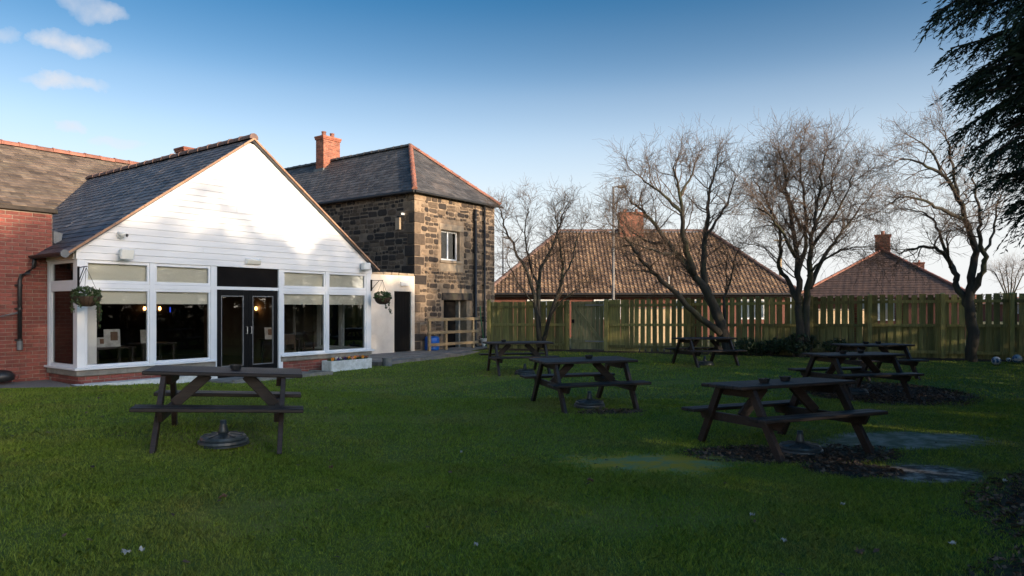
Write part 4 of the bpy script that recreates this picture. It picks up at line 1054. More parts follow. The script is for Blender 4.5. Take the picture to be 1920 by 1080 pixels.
# ================================================================== bare trees
def polyline(pts, n):
    P = [Vector(p) for p in pts]; out = []
    for i in range(len(P) - 1):
        p0, p1, p2, p3 = P[max(i-1, 0)], P[i], P[i+1], P[min(i+2, len(P)-1)]
        for k in range(n):
            t = k / n; out.append(0.5 * ((2*p1) + (p2-p0)*t + (2*p0-5*p1+4*p2-p3)*t*t + (3*p1-p0-3*p2+p3)*t**3))
    out.append(P[-1]); return out
def branch(rr, p, d, ln, nseg, wob, trop):
    pts = [Vector(p)]; d = d.normalized()
    for i in range(nseg):
        d = (d + Vector((rr.gauss(0, wob), rr.gauss(0, wob), rr.gauss(0, wob) + trop))).normalized(); pts.append(pts[-1] + d * ln / nseg)
    return pts
def off_dir(rr, t, ang):
    a = t.orthogonal().normalized(); b = t.cross(a); f = rr.uniform(0, 2 * math.pi)
    return (t * math.cos(ang) + (a * math.cos(f) + b * math.sin(f)) * math.sin(ang)).normalized()
def bare_tree(label, base, stems, seed, n1=11, n2=7, n3=5, l1=1.5, l2=.75, l3=.38, trop=.06, wob=.21, tmat='twig', start=.3, group=None, kink=.32, tipf=.8, lowcut=.0):
    """stems: list of (points in world space, start radius, end radius)"""
    rr = random.Random(seed); t = thing('bare_tree', label, 'tree', base, 0, group); base = Vector(base)
    tk, cr = MB(), MB()
    for pts, r0, r1 in stems:
        P = [q - base for q in polyline(pts, 4)]; m = len(P)
        P = [P[0]] + [q + Vector((rr.gauss(0, .02), rr.gauss(0, .03), rr.gauss(0, .015))) for q in P[1:]]
        r0 *= .88; rad = [r0 + (r1 - r0) * (i / (m - 1)) ** .8 for i in range(m)]
        tk.tube(P, rad, 8)
        L_ = sum((P[i+1] - P[i]).length for i in range(m-1)); cnt = max(3, int(n1 * L_ / 3.0))
        for c in range(cnt + 2):
            f = start + (1 - start) * (c + rr.random()) / cnt; f = min(f, 1.0); i = min(int(f * (m - 1)), m - 2); q = P[i].lerp(P[i+1], f * (m - 1) - i)
            tg = (P[i+1] - P[i]).normalized(); dd = off_dir(rr, tg, rr.uniform(.4, 1.1)) if f < 1 else tg
            ln1 = l1 * rr.uniform(.55, 1.15) * (1 - .45 * f) ; r1_ = min(rad[i] * .5, .022)
            B1 = branch(rr, q, dd, ln1, 6, wob, trop); cr.tube(B1, [r1_ * (1 - .7 * k / 6) for k in range(7)], 4, False)
            for c2 in range(n2):
                f2 = .2 + .8 * (c2 + rr.random()) / n2; i2 = min(int(f2 * 6), 5); q2 = B1[i2].lerp(B1[i2+1], f2 * 6 - i2) if f2 <= 1 else B1[6]
                t2 = (B1[i2+1] - B1[i2]).normalized(); B2 = branch(rr, q2, off_dir(rr, t2, rr.uniform(.35, 1.0)), l2 * rr.uniform(.5, 1.2), 4, kink, trop)
                r2 = max(.0042, r1_ * .30); cr.tube(B2, [r2 * (1 - .6 * k / 4) for k in range(5)], 3, False)
                for c3 in range(n3):
                    i3 = rr.randint(0, 3); q3 = B2[i3].lerp(B2[i3+1], rr.random()) ; t3 = (B2[i3+1] - B2[i3]).normalized()
                    B3 = branch(rr, q3, off_dir(rr, t3, rr.uniform(.3, .9)), l3 * rr.uniform(.5, 1.3), 2, kink, trop); cr.tube(B3, [.0034, .0030, .0022], 3, False)
    obj('trunk', tk, M['bark_tree'], t, smooth=True)
    obj('crown', cr, M[tmat], t, smooth=True)
    return t
def st(Y, pts, r0, r1):
    """stem through photo pixels with depth offsets: (px, py, dY)"""
    k, yb = {23.4: (.93, 640), 21.2: (.885, 655), 20.3: (.89, 660), 18.6: (.945, 680)}.get(Y, (1, 0))
    return ([P3(a, yb - (yb - b) * k if b < yb else b, Y + (c[0] if c else 0)) for a, b, *c in pts], r0, r1)
Y1 = 23.4; b = P3(1014, 640, Y1); b.z = .05
bare_tree('slender many-stemmed bare tree beside the stone building', b, [
    st(Y1, [(1014, 652), (1004, 565), (990, 505), (965, 455), (945, 405), (938, 375)], .10, .018),
    st(Y1, [(1012, 640), (1010, 540, .2), (1016, 490, .3), (1035, 452, .4), (1050, 405, .5), (1058, 375, .5)], .10, .018),
    st(Y1, [(1018, 640), (1040, 560, -.2), (1054, 515, -.3), (1052, 470, -.4), (1045, 425, -.5), (1042, 385, -.5)], .09, .018),
    st(Y1, [(1010, 530, .2), (990, 470, .4), (985, 420, .5), (990, 370, .6)], .055, .014),
    st(Y1, [(1050, 520, -.3), (1072, 480, -.1), (1080, 440, .1), (1092, 410, .2)], .045, .013),
    st(Y1, [(1020, 630), (1045, 570, -.5), (1075, 540, -.8), (1098, 530, -.9)], .05, .012),
    st(Y1, [(1000, 560), (985, 545, -.4), (960, 500, -.5), (950, 470, -.6)], .04, .012)], 11, n1=9, n2=7, n3=6, l1=1.15, l2=.6, l3=.32, tmat='twig', start=.35)
Y2 = 21.2; b = P3(1362, 655, Y2); b.z = .05
bare_tree('large leaning bare tree with forked trunk in front of the pantile roof', b, [
    st(Y2, [(1370, 668), (1352, 600), (1322, 530), (1290, 482), (1262, 445), (1235, 402), (1205, 362), (1180, 340)], .21, .025),
    st(Y2, [(1355, 610), (1330, 545, .2), (1318, 490, .3), (1322, 430, .5), (1326, 370, .6), (1332, 310, .7), (1345, 260, .7)], .17, .022),
    st(Y2, [(1300, 495), (1284, 430, -.2), (1278, 370, -.4), (1272, 310, -.5), (1262, 265, -.6)], .13, .02),
    st(Y2, [(1350, 620), (1300, 575, -.6), (1250, 520, -.9), (1215, 480, -1.1), (1190, 445, -1.2), (1165, 400, -1.3), (1155, 360, -1.3)], .13, .016),
    st(Y2, [(1250, 425), (1225, 430, .6), (1190, 410, 1.0), (1160, 375, 1.2)], .07, .014),
    st(Y2, [(1275, 455), (1240, 450, -.7), (1215, 440, -1.1), (1185, 430, -1.3)], .06, .013),
    st(Y2, [(1278, 365, -.4), (1245, 330, -.7), (1215, 305, -.9), (1195, 285, -.9)], .06, .014),
    st(Y2, [(1322, 420, .5), (1350, 370, .8), (1370, 325, 1.0), (1380, 285, 1.0)], .06, .014),
    st(Y2, [(1365, 640), (1358, 560, .5), (1370, 510, .6), (1378, 460, .7), (1390, 440, .7)], .06, .012),
    st(Y2, [(1275, 330, -.5), (1298, 285, -.3), (1305, 255, -.2)], .05, .013)], 12, n1=12, n2=7, n3=6, l1=1.5, l2=.72, l3=.36, tmat='twig')
Y3 = 20.3; b = P3(1504, 660, Y3); b.z = .05
bare_tree('tall upright bare tree with dense rounded crown between the two bungalows', b, [
    st(Y3, [(1502, 672), (1500, 600), (1497, 540), (1494, 480), (1490, 420, .1), (1480, 350, .2), (1470, 285, .3), (1462, 240, .3)], .165, .018),
    st(Y3, [(1512, 640), (1512, 560), (1518, 500, -.2), (1520, 440, -.3), (1528, 380, -.4), (1538, 310, -.5), (1545, 245, -.6)], .15, .02),
    st(Y3, [(1498, 560), (1478, 510, .3), (1460, 480, .4), (1466, 435, .5), (1455, 385, .6), (1432, 330, .7), (1415, 300, .7)], .10, .016),
    st(Y3, [(1518, 525), (1545, 460, .3), (1570, 420, .5), (1595, 385, .6), (1620, 345, .7)], .09, .015),
    st(Y3, [(1496, 500), (1508, 440, .5), (1510, 370, .7), (1502, 300, .8), (1500, 235, .8)], .09, .016),
    st(Y3, [(1520, 440, -.3), (1550, 400, -.6), (1580, 340, -.8), (1598, 290, -.9)], .07, .014),
    st(Y3, [(1492, 460), (1468, 410, -.5), (1440, 370, -.8), (1412, 355, -.9)], .07, .014),
    st(Y3, [(1515, 500), (1540, 470, -.7), (1580, 445, -1.0), (1610, 440, -1.1)], .05, .012),
    st(Y3, [(1500, 400, .5), (1475, 330, .9), (1448, 280, 1.1)], .06, .013),
    st(Y3, [(1525, 400, -.4), (1550, 340, .2), (1565, 270, .4)], .06, .013)], 13, n1=15, n2=8, n3=6, l1=1.45, l2=.8, l3=.42, tmat='twig', start=.35, trop=.03)
Y4 = 18.6; b = P3(1824, 678, Y4); b.z = .05
bare_tree('open crooked bare tree beside the white footballs at the right end of fence', b, [
    st(Y4, [(1822, 690), (1822, 620), (1818, 560), (1822, 510), (1828, 460), (1815, 410), (1795, 355, -.1), (1770, 310, -.2), (1730, 285, -.3), (1690, 275, -.3)], .185, .018),
    st(Y4, [(1818, 570), (1795, 525, .2), (1785, 490, .3), (1765, 460, .4), (1735, 450, .5), (1705, 455, .5), (1688, 465, .5)], .12, .014),
    st(Y4, [(1822, 540), (1840, 505, -.2), (1846, 470, -.3), (1836, 425, -.4), (1838, 385, -.4), (1828, 340, -.4), (1822, 300, -.4)], .11, .015),
    st(Y4, [(1790, 500, .3), (1772, 455, .5), (1755, 410, .6), (1735, 385, .7), (1700, 375, .8)], .07, .013),
    st(Y4, [(1810, 395), (1775, 380, -.5), (1735, 360, -.8), (1695, 350, -.9), (1670, 365, -.9)], .07, .013),
    st(Y4, [(1795, 352), (1790, 300, .3), (1778, 250, .4), (1770, 220, .4)], .06, .013),
    st(Y4, [(1768, 310), (1745, 260, .3), (1715, 235, .4)], .05, .012),
    st(Y4, [(1844, 465, -.3), (1865, 420, -.1), (1870, 370, .1), (1880, 330, .2)], .05, .012),
    st(Y4, [(1785, 490, .3), (1778, 470, -.2), (1775, 430, -.4)], .05, .02)], 14, n1=9, n2=7, n3=6, l1=1.25, l2=.6, l3=.33, tmat='twig', start=.42, kink=.3, wob=.24, trop=.02)
for k, (px_, yb, yt, Y, sp, lb) in enumerate(((1893, 552, 490, 60, 34, 'pale distant bare tree at the far right above the fence'), (1700, 560, 505, 90, 16, 'tiny faint bare tree beside the distant chimneys'))):
    b = P3(px_, yb, Y); b.z = 0
    bare_tree(lb, b, [st(Y, [(px_, yb + 20), (px_ + (i - 2.5) * sp * .25, (yb + yt) / 2, rng.uniform(-1, 1)), (px_ + (i - 2.5) * sp * .4, yt + abs(i - 2.5) * 7, rng.uniform(-1.5, 1.5))], .09, .02) for i in range(6)],
              30 + k, n1=7, n2=5, n3=3, l1=1.5, l2=.8, l3=.5, tmat='twig_pale', start=.25)

# ================================================================== leaf clumps
def leaf_cloud(c, r, n, size, seed, flat=1.0, shell=.5):
    g = np.random.default_rng(seed); d = g.normal(size=(n, 3)); d /= np.linalg.norm(d, axis=1)[:, None]
    rad = (shell + (1 - shell) * g.random(n)) ** .5
    ctr = np.array(c) + d * rad[:, None] * np.array(r)
    a = g.normal(size=(n, 3)); a /= np.linalg.norm(a, axis=1)[:, None]; b = np.cross(a, g.normal(size=(n, 3))); b /= np.linalg.norm(b, axis=1)[:, None]
    s = size * g.uniform(.6, 1.4, n)[:, None]
    V = np.stack([ctr - a * s, ctr + b * s * .45 * flat, ctr + a * s, ctr - b * s * .45 * flat], 1).reshape(-1, 3)
    return V, np.arange(4 * n).reshape(-1, 4)
def cat(list_):
    V, F, k = [], [], 0
    for v, f in list_: V.append(v); F.append(f + k); k += len(v)
    return np.concatenate(V), np.concatenate(F)
def shrub(label, px_, n_off, w, h, seed, n=2600, mt='shrub_leaf', size=.045):
    q = FL + F_DIR * s_of(px_) + F_NRM * n_off; t = thing('shrub', label, 'shrub', (q.x, q.y, G(q.x, q.y) - .01)); rr = random.Random(seed); L_ = []
    for i in range(9):
        L_.append(leaf_cloud((rr.uniform(-w, w) * .6, rr.uniform(-.2, .2), h * rr.uniform(.2, .7)), (w * rr.uniform(.3, .55), .22, h * rr.uniform(.25, .4)), n // 9, size, seed * 100 + i))
    stx = MB()
    for i in range(14):
        a = (rr.uniform(-w, w) * .5, rr.uniform(-.1, .1), 0); stx.tube([a, (a[0] * 1.2, a[1], h * .5), (a[0] * 1.5 + rr.uniform(-.1, .1), a[1] * 2, h * rr.uniform(.8, 1.15))], [.012, .009, .004], 4)
    obj('stems', stx, M['twig'], t); V, F = cat(L_); obj('foliage', npmesh('foliage', V, F), M[mt], t)
shrub('low dark leafy shrub at the foot of the leaning bare tree', 1425, .55, .8, .55, 3, 1800)
shrub('dark evergreen shrub clustered around the foot of the upright bare tree', 1500, .60, .6, .75, 4, 2000)
shrub('small dark shrub right of the upright bare tree below the fence rail', 1560, .50, .5, .55, 5, 1500)

# far hedges and treetops on the skyline
for k, (px0, px1, Y, h, lb) in enumerate(((1775, 2010, 95, 3.2, 'distant brown hedge line along the horizon at far right'), (880, 960, 120, 3.0, 'distant hedge glimpsed between stone building and pantile roof'))):
    a, b = P3(px0, 576, Y), P3(px1, 576, Y); wd = (b.x - a.x); t = thing('far_hedge', lb, 'hedge', ((a.x + b.x) / 2, Y, 0)); L_ = []; rr = random.Random(k)
    for i in range(26):
        L_.append(leaf_cloud((rr.uniform(-wd/2, wd/2), rr.uniform(-1, 1), h * rr.uniform(.2, .75)), (wd * .07, 1.2, h * rr.uniform(.2, .45)), 400, .16, 77 + i + 50 * k))
    V, F = cat(L_); obj('foliage', npmesh('foliage', V, F), M['hedge_far'], t)

# ================================================================== conifers on the right
def conifer_meshes(seed, h, spread, z0, nb, nbl, nlf, lf=.085, dens=1.0, prof=None, droop=.55, thin=99.0):
    g = np.random.default_rng(seed); rr = random.Random(seed); wood = MB(); LV = []
    wood.tube([(0, 0, -.2), (.05, 0, h * .3), (0, .06, h * .7), (0, 0, h)], [.20, .16, .08, .02], 9)
    for i in range(nb):
        f = (i + rr.random()) / nb; z = z0 + (h * .98 - z0) * f; ln = (spread * (1 - f) ** .75 + .25) * rr.uniform(.72, 1.08) if prof is None else float(np.interp(z, *prof)) * rr.uniform(.78, 1.05); az = i * 2.39996 + rr.uniform(-.4, .4)
        if z > thin and rr.random() < .70: continue
        d = np.array([math.cos(az), math.sin(az), 0.0]); rise = rr.uniform(.10, .38); n = 9; t = np.linspace(0, 1, n)
        pts = np.outer(t * ln, d); pts[:, 2] = z + ln * (rise * t - (droop + .25 * rr.random()) * t ** 2.2 * (1 - f * .4)) + .06 * np.sin(t * 5 + i)
        side = np.array([-d[1], d[0], 0.0]); pts += np.outer(np.sin(t * 3 + i) * .08 * ln, side)
        wood.tube([tuple(p) for p in pts], [.035 * (1 - .85 * a) + .004 for a in t], 4, False)
        m = int(nbl * (ln / spread) ** .9) + 4
        tt = .16 + .84 * g.random(m) ** .75; ip = np.minimum((tt * (n - 1)).astype(int), n - 2); fr = tt * (n - 1) - ip
        p0 = pts[ip] * (1 - fr)[:, None] + pts[ip + 1] * fr[:, None]
        tang = pts[ip + 1] - pts[ip]; tang /= np.linalg.norm(tang, axis=1)[:, None]
        sg = np.where(g.random(m) < .5, -1, 1)[:, None]
        bd = tang * g.uniform(.45, 1.0, m)[:, None] + sg * side * g.uniform(.3, .9, m)[:, None] + g.normal(size=(m, 3)) * .16; bd[:, 2] -= g.uniform(.05, .45, m)
        bd /= np.linalg.norm(bd, axis=1)[:, None]; bl = g.uniform(.22, .62, m) * (.65 + .5 * (1 - tt))
        k = nlf; u = (np.arange(k) + .5) / k
        q = p0[:, None, :] + bd[:, None, :] * (bl[:, None] * u[None, :])[:, :, None]; q[:, :, 2] -= (bl[:, None] * .38 * u[None, :] ** 2)
        q = q.reshape(-1, 3); N_ = len(q)
        bdr = np.repeat(bd, k, 0); sd = np.cross(bdr, np.array([0, 0, 1.0])); sd /= (np.linalg.norm(sd, axis=1)[:, None] + 1e-6)
        alt = np.where(np.arange(N_) % 2 == 0, 1, -1)[:, None]
        ld = bdr * .8 + sd * alt * .7 + g.normal(size=(N_, 3)) * .22; ld[:, 2] -= .22; ld /= np.linalg.norm(ld, axis=1)[:, None]
        s = lf * g.uniform(.6, 1.35, N_)[:, None] * dens; nn = np.cross(ld, g.normal(size=(N_, 3))); nn /= (np.linalg.norm(nn, axis=1)[:, None] + 1e-6)
        LV.append(np.stack([q, q + ld * s * .5 + nn * s * .16, q + ld * s * 1.25, q + ld * s * .5 - nn * s * .16], 1).reshape(-1, 3))
        e1 = p0 + bd * (bl * .5)[:, None]; e1[:, 2] -= bl * .38 * .25; e2 = p0 + bd * bl[:, None]; e2[:, 2] -= bl * .38
        wv = np.cross(bd, g.normal(size=(m, 3))); wv /= (np.linalg.norm(wv, axis=1)[:, None] + 1e-6); wv *= .0045
        LV.append(np.stack([p0 - wv, p0 + wv, e1 + wv, e1 - wv], 1).reshape(-1, 3)); LV.append(np.stack([e1 - wv, e1 + wv, e2 + wv * .4, e2 - wv * .4], 1).reshape(-1, 3))
    V = np.concatenate(LV); return wood, npmesh('foliage', V, np.arange(len(V)).reshape(-1, 4))
def conifer(label, loc, meshes, rz=0, sc_=1.0, group='conifers along the right side'):
    t = thing('conifer', label, 'tree', loc, rz, group); t.scale = (sc_, sc_, sc_) if sc_ >= .9 else (max(sc_, .72), max(sc_, .72), sc_)
    for nm, me, m in zip(('trunk', 'foliage'), meshes, ('conifer_bark', 'conifer_leaf')):
        if len(me.materials) == 0: me.materials.append(M[m])
        o = bpy.data.objects.new(nm, me); link(o, t)
    return t
w_, f_ = conifer_meshes(5, 7.6, 2.6, 2.35, 270, 90, 14, lf=.050, prof=([2.35, 3.3, 4.2, 5.2, 6.2, 7.0, 7.6], [1.25, 1.55, 2.1, 2.1, 1.7, 1.0, .3]), droop=.16, thin=5.1)
V0 = np.empty(len(f_.vertices) * 3, dtype=np.float32); f_.vertices.foreach_get('co', V0); V0 = V0.reshape(-1, 3)
V1, _ = leaf_cloud((0, 0, 4.1), (1.35, 1.35, 1.75), 22000, .075, 91, flat=.5, shell=.15)
V0 = np.concatenate([V0, V1]); f_ = npmesh('foliage', V0, np.arange(len(V0)).reshape(-1, 4))
NEAR = (w_.mesh('trunk'), f_)
w_, f_ = conifer_meshes(9, 10.0, 2.3, .25, 190, 34, 6, lf=.15, prof=([.25, 2, 5.5, 8, 9.3, 10], [2.1, 2.3, 2.2, 1.7, 1.1, .3]), droop=.4)
FARC = (w_.mesh('trunk'), f_)
conifer('tall dark conifer with drooping sprays overhanging the right edge', (6.12, 6.2, G(6.12, 6.2)), NEAR, .6)
ROW = [(8.3, -6.0, .40), (8.4, -4.3, .42), (8.6, -2.6, .64), (8.8, -1.0, .80), (9.0, .6, .82), (9.2, 2.2, .77), (9.5, 3.7, .74), (9.9, 5.2, .73), (10.6, 6.6, .74), (11.3, 7.8, .78), (12.2, 9.0, .80), (13.2, 10.4, .68), (14.4, 12.0, .62), (15.7, 13.6, .57), (17.0, 15.3, .53), (18.3, 17.0, .50), (19.7, 18.8, .50)]
ORD = ['first', 'second', 'third', 'fourth', 'fifth', 'sixth', 'seventh', 'eighth', 'ninth', 'tenth', 'eleventh', 'twelfth', 'thirteenth', 'fourteenth', 'fifteenth', 'sixteenth', 'seventeenth']
for i, (x, y, s_) in enumerate(ROW):
    conifer(ORD[i] + ' conifer of the screening row outside the right edge, counted from the camera', (x, y, 0), FARC, i * 1.3, s_)

# ================================================================== picnic tables
def picnic_table():
    t = thing('picnic_table', 'x', 'picnic table', (0, 0, 0), 0, 'dark brown picnic tables on the lawn')
    HL = .80; ZT = .755; m = M['wood_dark']
    for i in range(5):
        y = -.36 + i * .1445; bevel(obj('tabletop_plank', MB().box(-HL, HL, y + .003, y + .1415, ZT - .04, ZT), m, t), .008)
    for s_ in (-1, 1):
        for k in (0, 1):
            y = s_ * (.485 + k * .135); a, b = sorted((y, y + s_ * .13)); bevel(obj('bench_plank', MB().box(-HL - .02, HL + .02, a, b, .405, .445), m, t), .008)
        x = s_ * .60
        for q in (-1, 1):
            w = .052; c = .056; f0, f1 = .69, .27
            bevel(obj('leg', MB().hexa([(x - w/2, q * (f0 - c), 0.0), (x + w/2, q * (f0 - c), 0.0), (x + w/2, q * (f0 + c), 0.0), (x - w/2, q * (f0 + c), 0.0),
                (x - w/2, q * (f1 - c), ZT - .042), (x + w/2, q * (f1 - c), ZT - .042), (x + w/2, q * (f1 + c), ZT - .042), (x - w/2, q * (f1 + c), ZT - .042)]), m, t), .005)
        xi = x - s_ * .049
        bevel(obj('top_bearer', MB().hexa([(xi - .024, -.26, ZT - .14), (xi + .024, -.26, ZT - .14), (xi + .024, .26, ZT - .14), (xi - .024, .26, ZT - .14), (xi - .024, -.33, ZT - .042), (xi + .024, -.33, ZT - .042), (xi + .024, .33, ZT - .042), (xi - .024, .33, ZT - .042)]), m, t), .005)
        bevel(obj('bench_bearer', MB().hexa([(xi - .024, -.68, .305), (xi + .024, -.68, .305), (xi + .024, .68, .305), (xi - .024, .68, .305), (xi - .024, -.74, .403), (xi + .024, -.74, .403), (xi + .024, .74, .403), (xi - .024, .74, .403)]), m, t), .005)
        bevel(obj('brace', MB().bar((s_ * .53, 0, .385), (s_ * .20, 0, ZT - .05), .115, .045, (0, 1, 0)), m, t), .005)
    return t
proto = picnic_table()
TABLES = [(-3.06, 7.36, 18.0, (0, 3.0), 'picnic table at left, alone on the lawn in front of the white building', [(.08, -.02)], (.02, -.30)),
          (1.14, 11.15, 18.5, (1.0, 0), 'picnic table in the middle of the lawn, in front of the gate', [(.12, .05)], (0, -.25)),
          (3.08, 7.95, 20.0, (-2.4, -.5), 'largest nearest picnic table at right with two ashtrays, standing on bark chips', [(-.28, -.10), (.12, .02)], (.05, -.25)),
          (.14, 16.7, 13.0, (0, 0), 'picnic table farther back, left of centre beside the stone building', [(-.35, .0)], (.1, -.3)),
          (5.28, 19.0, 15.0, (0, 0), 'farthest picnic table, standing alone before the leaning bare tree', [(.25, .1)], (0, .0)),
          (6.15, 12.5, 13.0, (0, 0), 'picnic table at right, middle of three in a row, partly behind the nearest', [(-.25, -.05), (.20, .05)], (.1, .1)),
          (8.1, 15.6, 10.0, (0, 0), 'picnic table at right, farthest back of the three in a row', [(-.15, 0), (.2, .05)], (0, 0))]
ash = MB().lathe([(.030, 0), (.050, .004), (.062, .045), (.064, .052), (.056, .052), (.050, .018), (.01, .015)], 16)
for k in range(4):
    a = k * math.pi / 2 + .4; ash.bar((.058 * math.cos(a), .058 * math.sin(a), .053), (.068 * math.cos(a), .068 * math.sin(a), .053), .02, .01)
ash_me = ash.mesh('ashtray'); ash_me.materials.append(M['black_plastic'])
def parasol_base(label, loc, rz):
    t = thing('parasol_base', label, 'parasol base', loc, rz, 'parasol bases under the picnic tables')
    obj('disc', MB().lathe([(.235, .012), (.245, .03), (.24, .052), (.222, .058), (.226, .07), (.215, .092), (.16, .105), (.05, .118), (.01, .118)], 28), M['base_plastic'], t, smooth=False)
    obj('foot_ring', MB().lathe([(.20, 0), (.25, .002), (.25, .014), (.20, .016)], 28), M['base_plastic'], t)
    mb = MB()
    for k in range(10):
        a = k * math.pi / 5; mb.bar((.07 * math.cos(a), .07 * math.sin(a), .117), (.20 * math.cos(a), .20 * math.sin(a), .102), .022, .010)
    obj('rib', mb, M['base_plastic'], t)
    obj('socket', MB().lathe([(.055, .115), (.045, .15), (.034, .20), (.030, .25), (.018, .25)], 14), M['base_plastic'], t, smooth=True)
    return t
pb = None
for i, (x, y, yaw, tilt, lb, ashes, pbo) in enumerate(TABLES):
    t = proto if i == 0 else copy_tree(proto)
    t.scale = (1, 1, 1)
    t['label'] = lb
    c, s_ = math.cos(R(yaw)), math.sin(R(yaw)); fz = [G(x + a * c - b * s_, y + a * s_ + b * c) for a in (-.6, .6) for b in (-.69, .69)]
    z = sum(fz) / 4
    t.location = (x, y, z - .008); t.rotation_euler = (R(tilt[0]), R(tilt[1]), R(yaw))
    if i == 0: t.scale = (.945, 1, 1)
    bpy.context.view_layer.update(); mw = Matrix.Translation(t.location) @ t.rotation_euler.to_matrix().to_4x4()
    for k, (a, b) in enumerate(ashes):
        o = bpy.data.objects.new('ashtray', ash_me); link(o); o.location = mw @ Vector((a, b, .756)); o.rotation_euler = (R(tilt[0]), R(tilt[1]), R(yaw) + random.random())
        where = ['the left table', 'the middle table', 'the nearest right table', 'the table beside the stone building', 'the farthest table', 'the middle right table', 'the back right table'][i]
        tag(o, ('black ashtray on ' if len(ashes) == 1 else ('left black ashtray of two on ', 'right black ashtray of two on ')[k]) + where, 'ashtray', 'ashtrays on the tables')
    px_, py_ = x + pbo[0] * c - pbo[1] * s_, y + pbo[0] * s_ + pbo[1] * c
    l2 = 'dark round parasol base under ' + ['the left table', 'the middle table', 'the nearest right table', 'the table beside the stone building', 'the farthest table', 'the middle right table', 'the back right table'][i]
    if pb is None: pb = parasol_base(l2, (px_, py_, G(px_, py_)), 0)
    else: q = copy_tree(pb, l2); q.location = (px_, py_, G(px_, py_)); q.rotation_euler = (0, 0, random.random())

# ================================================================== things around the buildings
def hanging_basket(label, u, v, zc, trail, seed, r=.22):
    t = thing('hanging_basket', label, 'hanging basket', W(u, v, zc), TH, 'hanging baskets on the white building'); rr = random.Random(seed)
    b = obj('basket', MB().lathe([(.02, -r * .80), (r * .5, -r * .72), (r * .82, -r * .45), (r * .98, -r * .12), (r, 0), (r * .94, 0), (r * .8, -.03)], 22), M['basket'], t, smooth=True)
    mb = MB()
    for k in range(18):
        a = k * 2 * math.pi / 18
        mb.tube([(1.01 * r * f * math.cos(a), 1.01 * r * f * math.sin(a), z * r) for f, z in ((.3, -.79), (.62, -.66), (.86, -.42), (1.0, -.1), (1.01, .01))], .0035, 3)
    obj('wire_frame', mb, M['black_paint'], b)
    ch = MB(); top = 2.30 - zc
    for k in range(3):
        a = k * 2.094; ch.tube([(r * .95 * math.cos(a), r * .95 * math.sin(a), 0), (0, 0, top)], .004, 4)
    obj('chain', ch, M['black_paint'], t)
    L_ = [leaf_cloud((0, 0, .06), (r * 1.05, r * 1.05, .12), 420, .035, seed), leaf_cloud((0, 0, .0), (r * 1.12, r * 1.12, .05), 200, .032, seed + 1)]
    stx = MB()
    for (du, dv, dz, n) in trail:
        P = [Vector((du * .75, dv * .75, .03)), Vector((du * 1.05, dv * 1.05, -.03)), Vector((du * 1.15, dv * 1.15, dz * .5)), Vector((du * 1.25 + rr.uniform(-.03, .05), dv * 1.2, dz))]
        PP = polyline(P, 6); stx.tube(PP, .004, 3)
        for k in range(n):
            q = PP[rr.randint(3, len(PP) - 1)]; L_.append(leaf_cloud(tuple(q), (.035, .035, .03), 5, .026, rr.randint(0, 10 ** 6)))
    V, F = cat(L_); obj('foliage', npmesh('foliage', V, F), M['plant_leaf'], t); obj('trailing_stems', stx, M['twig'], t)
hanging_basket('wicker hanging basket with long trailing ivy at the left window corner', -.05, -.50, 1.78, [(.18, .02, -.56, 26), (.16, -.08, -.42, 18), (-.20, .0, -.28, 14), (-.16, -.12, -.20, 10), (.05, -.2, -.15, 8), (.20, .06, -.30, 14)], 41, .235)
hanging_basket('wicker hanging basket with short trailing stem at the right corner by lean-to', 7.33, -.34, 1.83, [(.20, .0, -.42, 18), (.18, .10, -.30, 12), (-.1, -.15, -.08, 6)], 52, .22)

pl = thing('flower_planter', 'white box planter of orange, white and purple pansies below the right window', 'planter', W(5.40, -.62), TH)
bevel(obj('box', MB().box(0, 1.30, 0, .025, -.03, .26).box(0, 1.30, .355, .38, -.03, .26).box(0, .025, .0255, .3545, -.03, .26).box(1.275, 1.30, .0255, .3545, -.03, .26), M['dirty_white'], pl), .006)
obj('soil', MB().box(.026, 1.274, .026, .354, 0, .225), M['soil'], pl)
L_ = [leaf_cloud((x, .19, .25), (.10, .13, .04), 90, .035, 60 + i) for i, x in enumerate(np.linspace(.15, 1.15, 9))]
V, F = cat(L_); obj('foliage', npmesh('foliage', V, F), M['plant_leaf'], pl)
rr = random.Random(3)
for i, (x, c) in enumerate(((.10, 'petal_orange'), (.26, 'petal_purple'), (.42, 'petal_white'), (.66, 'petal_orange'), (.72, 'petal_pink'), (1.0, 'petal_pink'), (1.10, 'petal_orange'), (.50, 'petal_purple'), (.30, 'petal_white'), (.86, 'petal_orange'))):
    mb = MB(); y, z = rr.uniform(.06, .22), rr.uniform(.285, .31)
    for k in range(5):
        a = k * 1.2566 + rr.random() * .3; cx, cz = x + .026 * math.cos(a), z + .026 * math.sin(a)
        mb.add([(cx + .024 * math.cos(b), y - .012 + rr.uniform(-.004, .004), cz + .024 * math.sin(b)) for b in np.linspace(0, 2 * math.pi, 7)[:-1]] + [(x, y + .004, z)], [(j, (j + 1) % 6, 6) for j in range(6)])
    mb.tube([(x, y, z), (x, y + .01, .22)], .003, 3)
    obj('flower', mb, M[c], pl)
gc = tag(obj('drain_cover', MB().lathe([(.13, 0), (.13, .2), (.145, .2), (.145, .23), (.02, .235)], 16), M['lead'], loc=W(7.42, -.42, -.01)), 'small grey drain cover pot at the corner beside the white planter', 'drain cover')

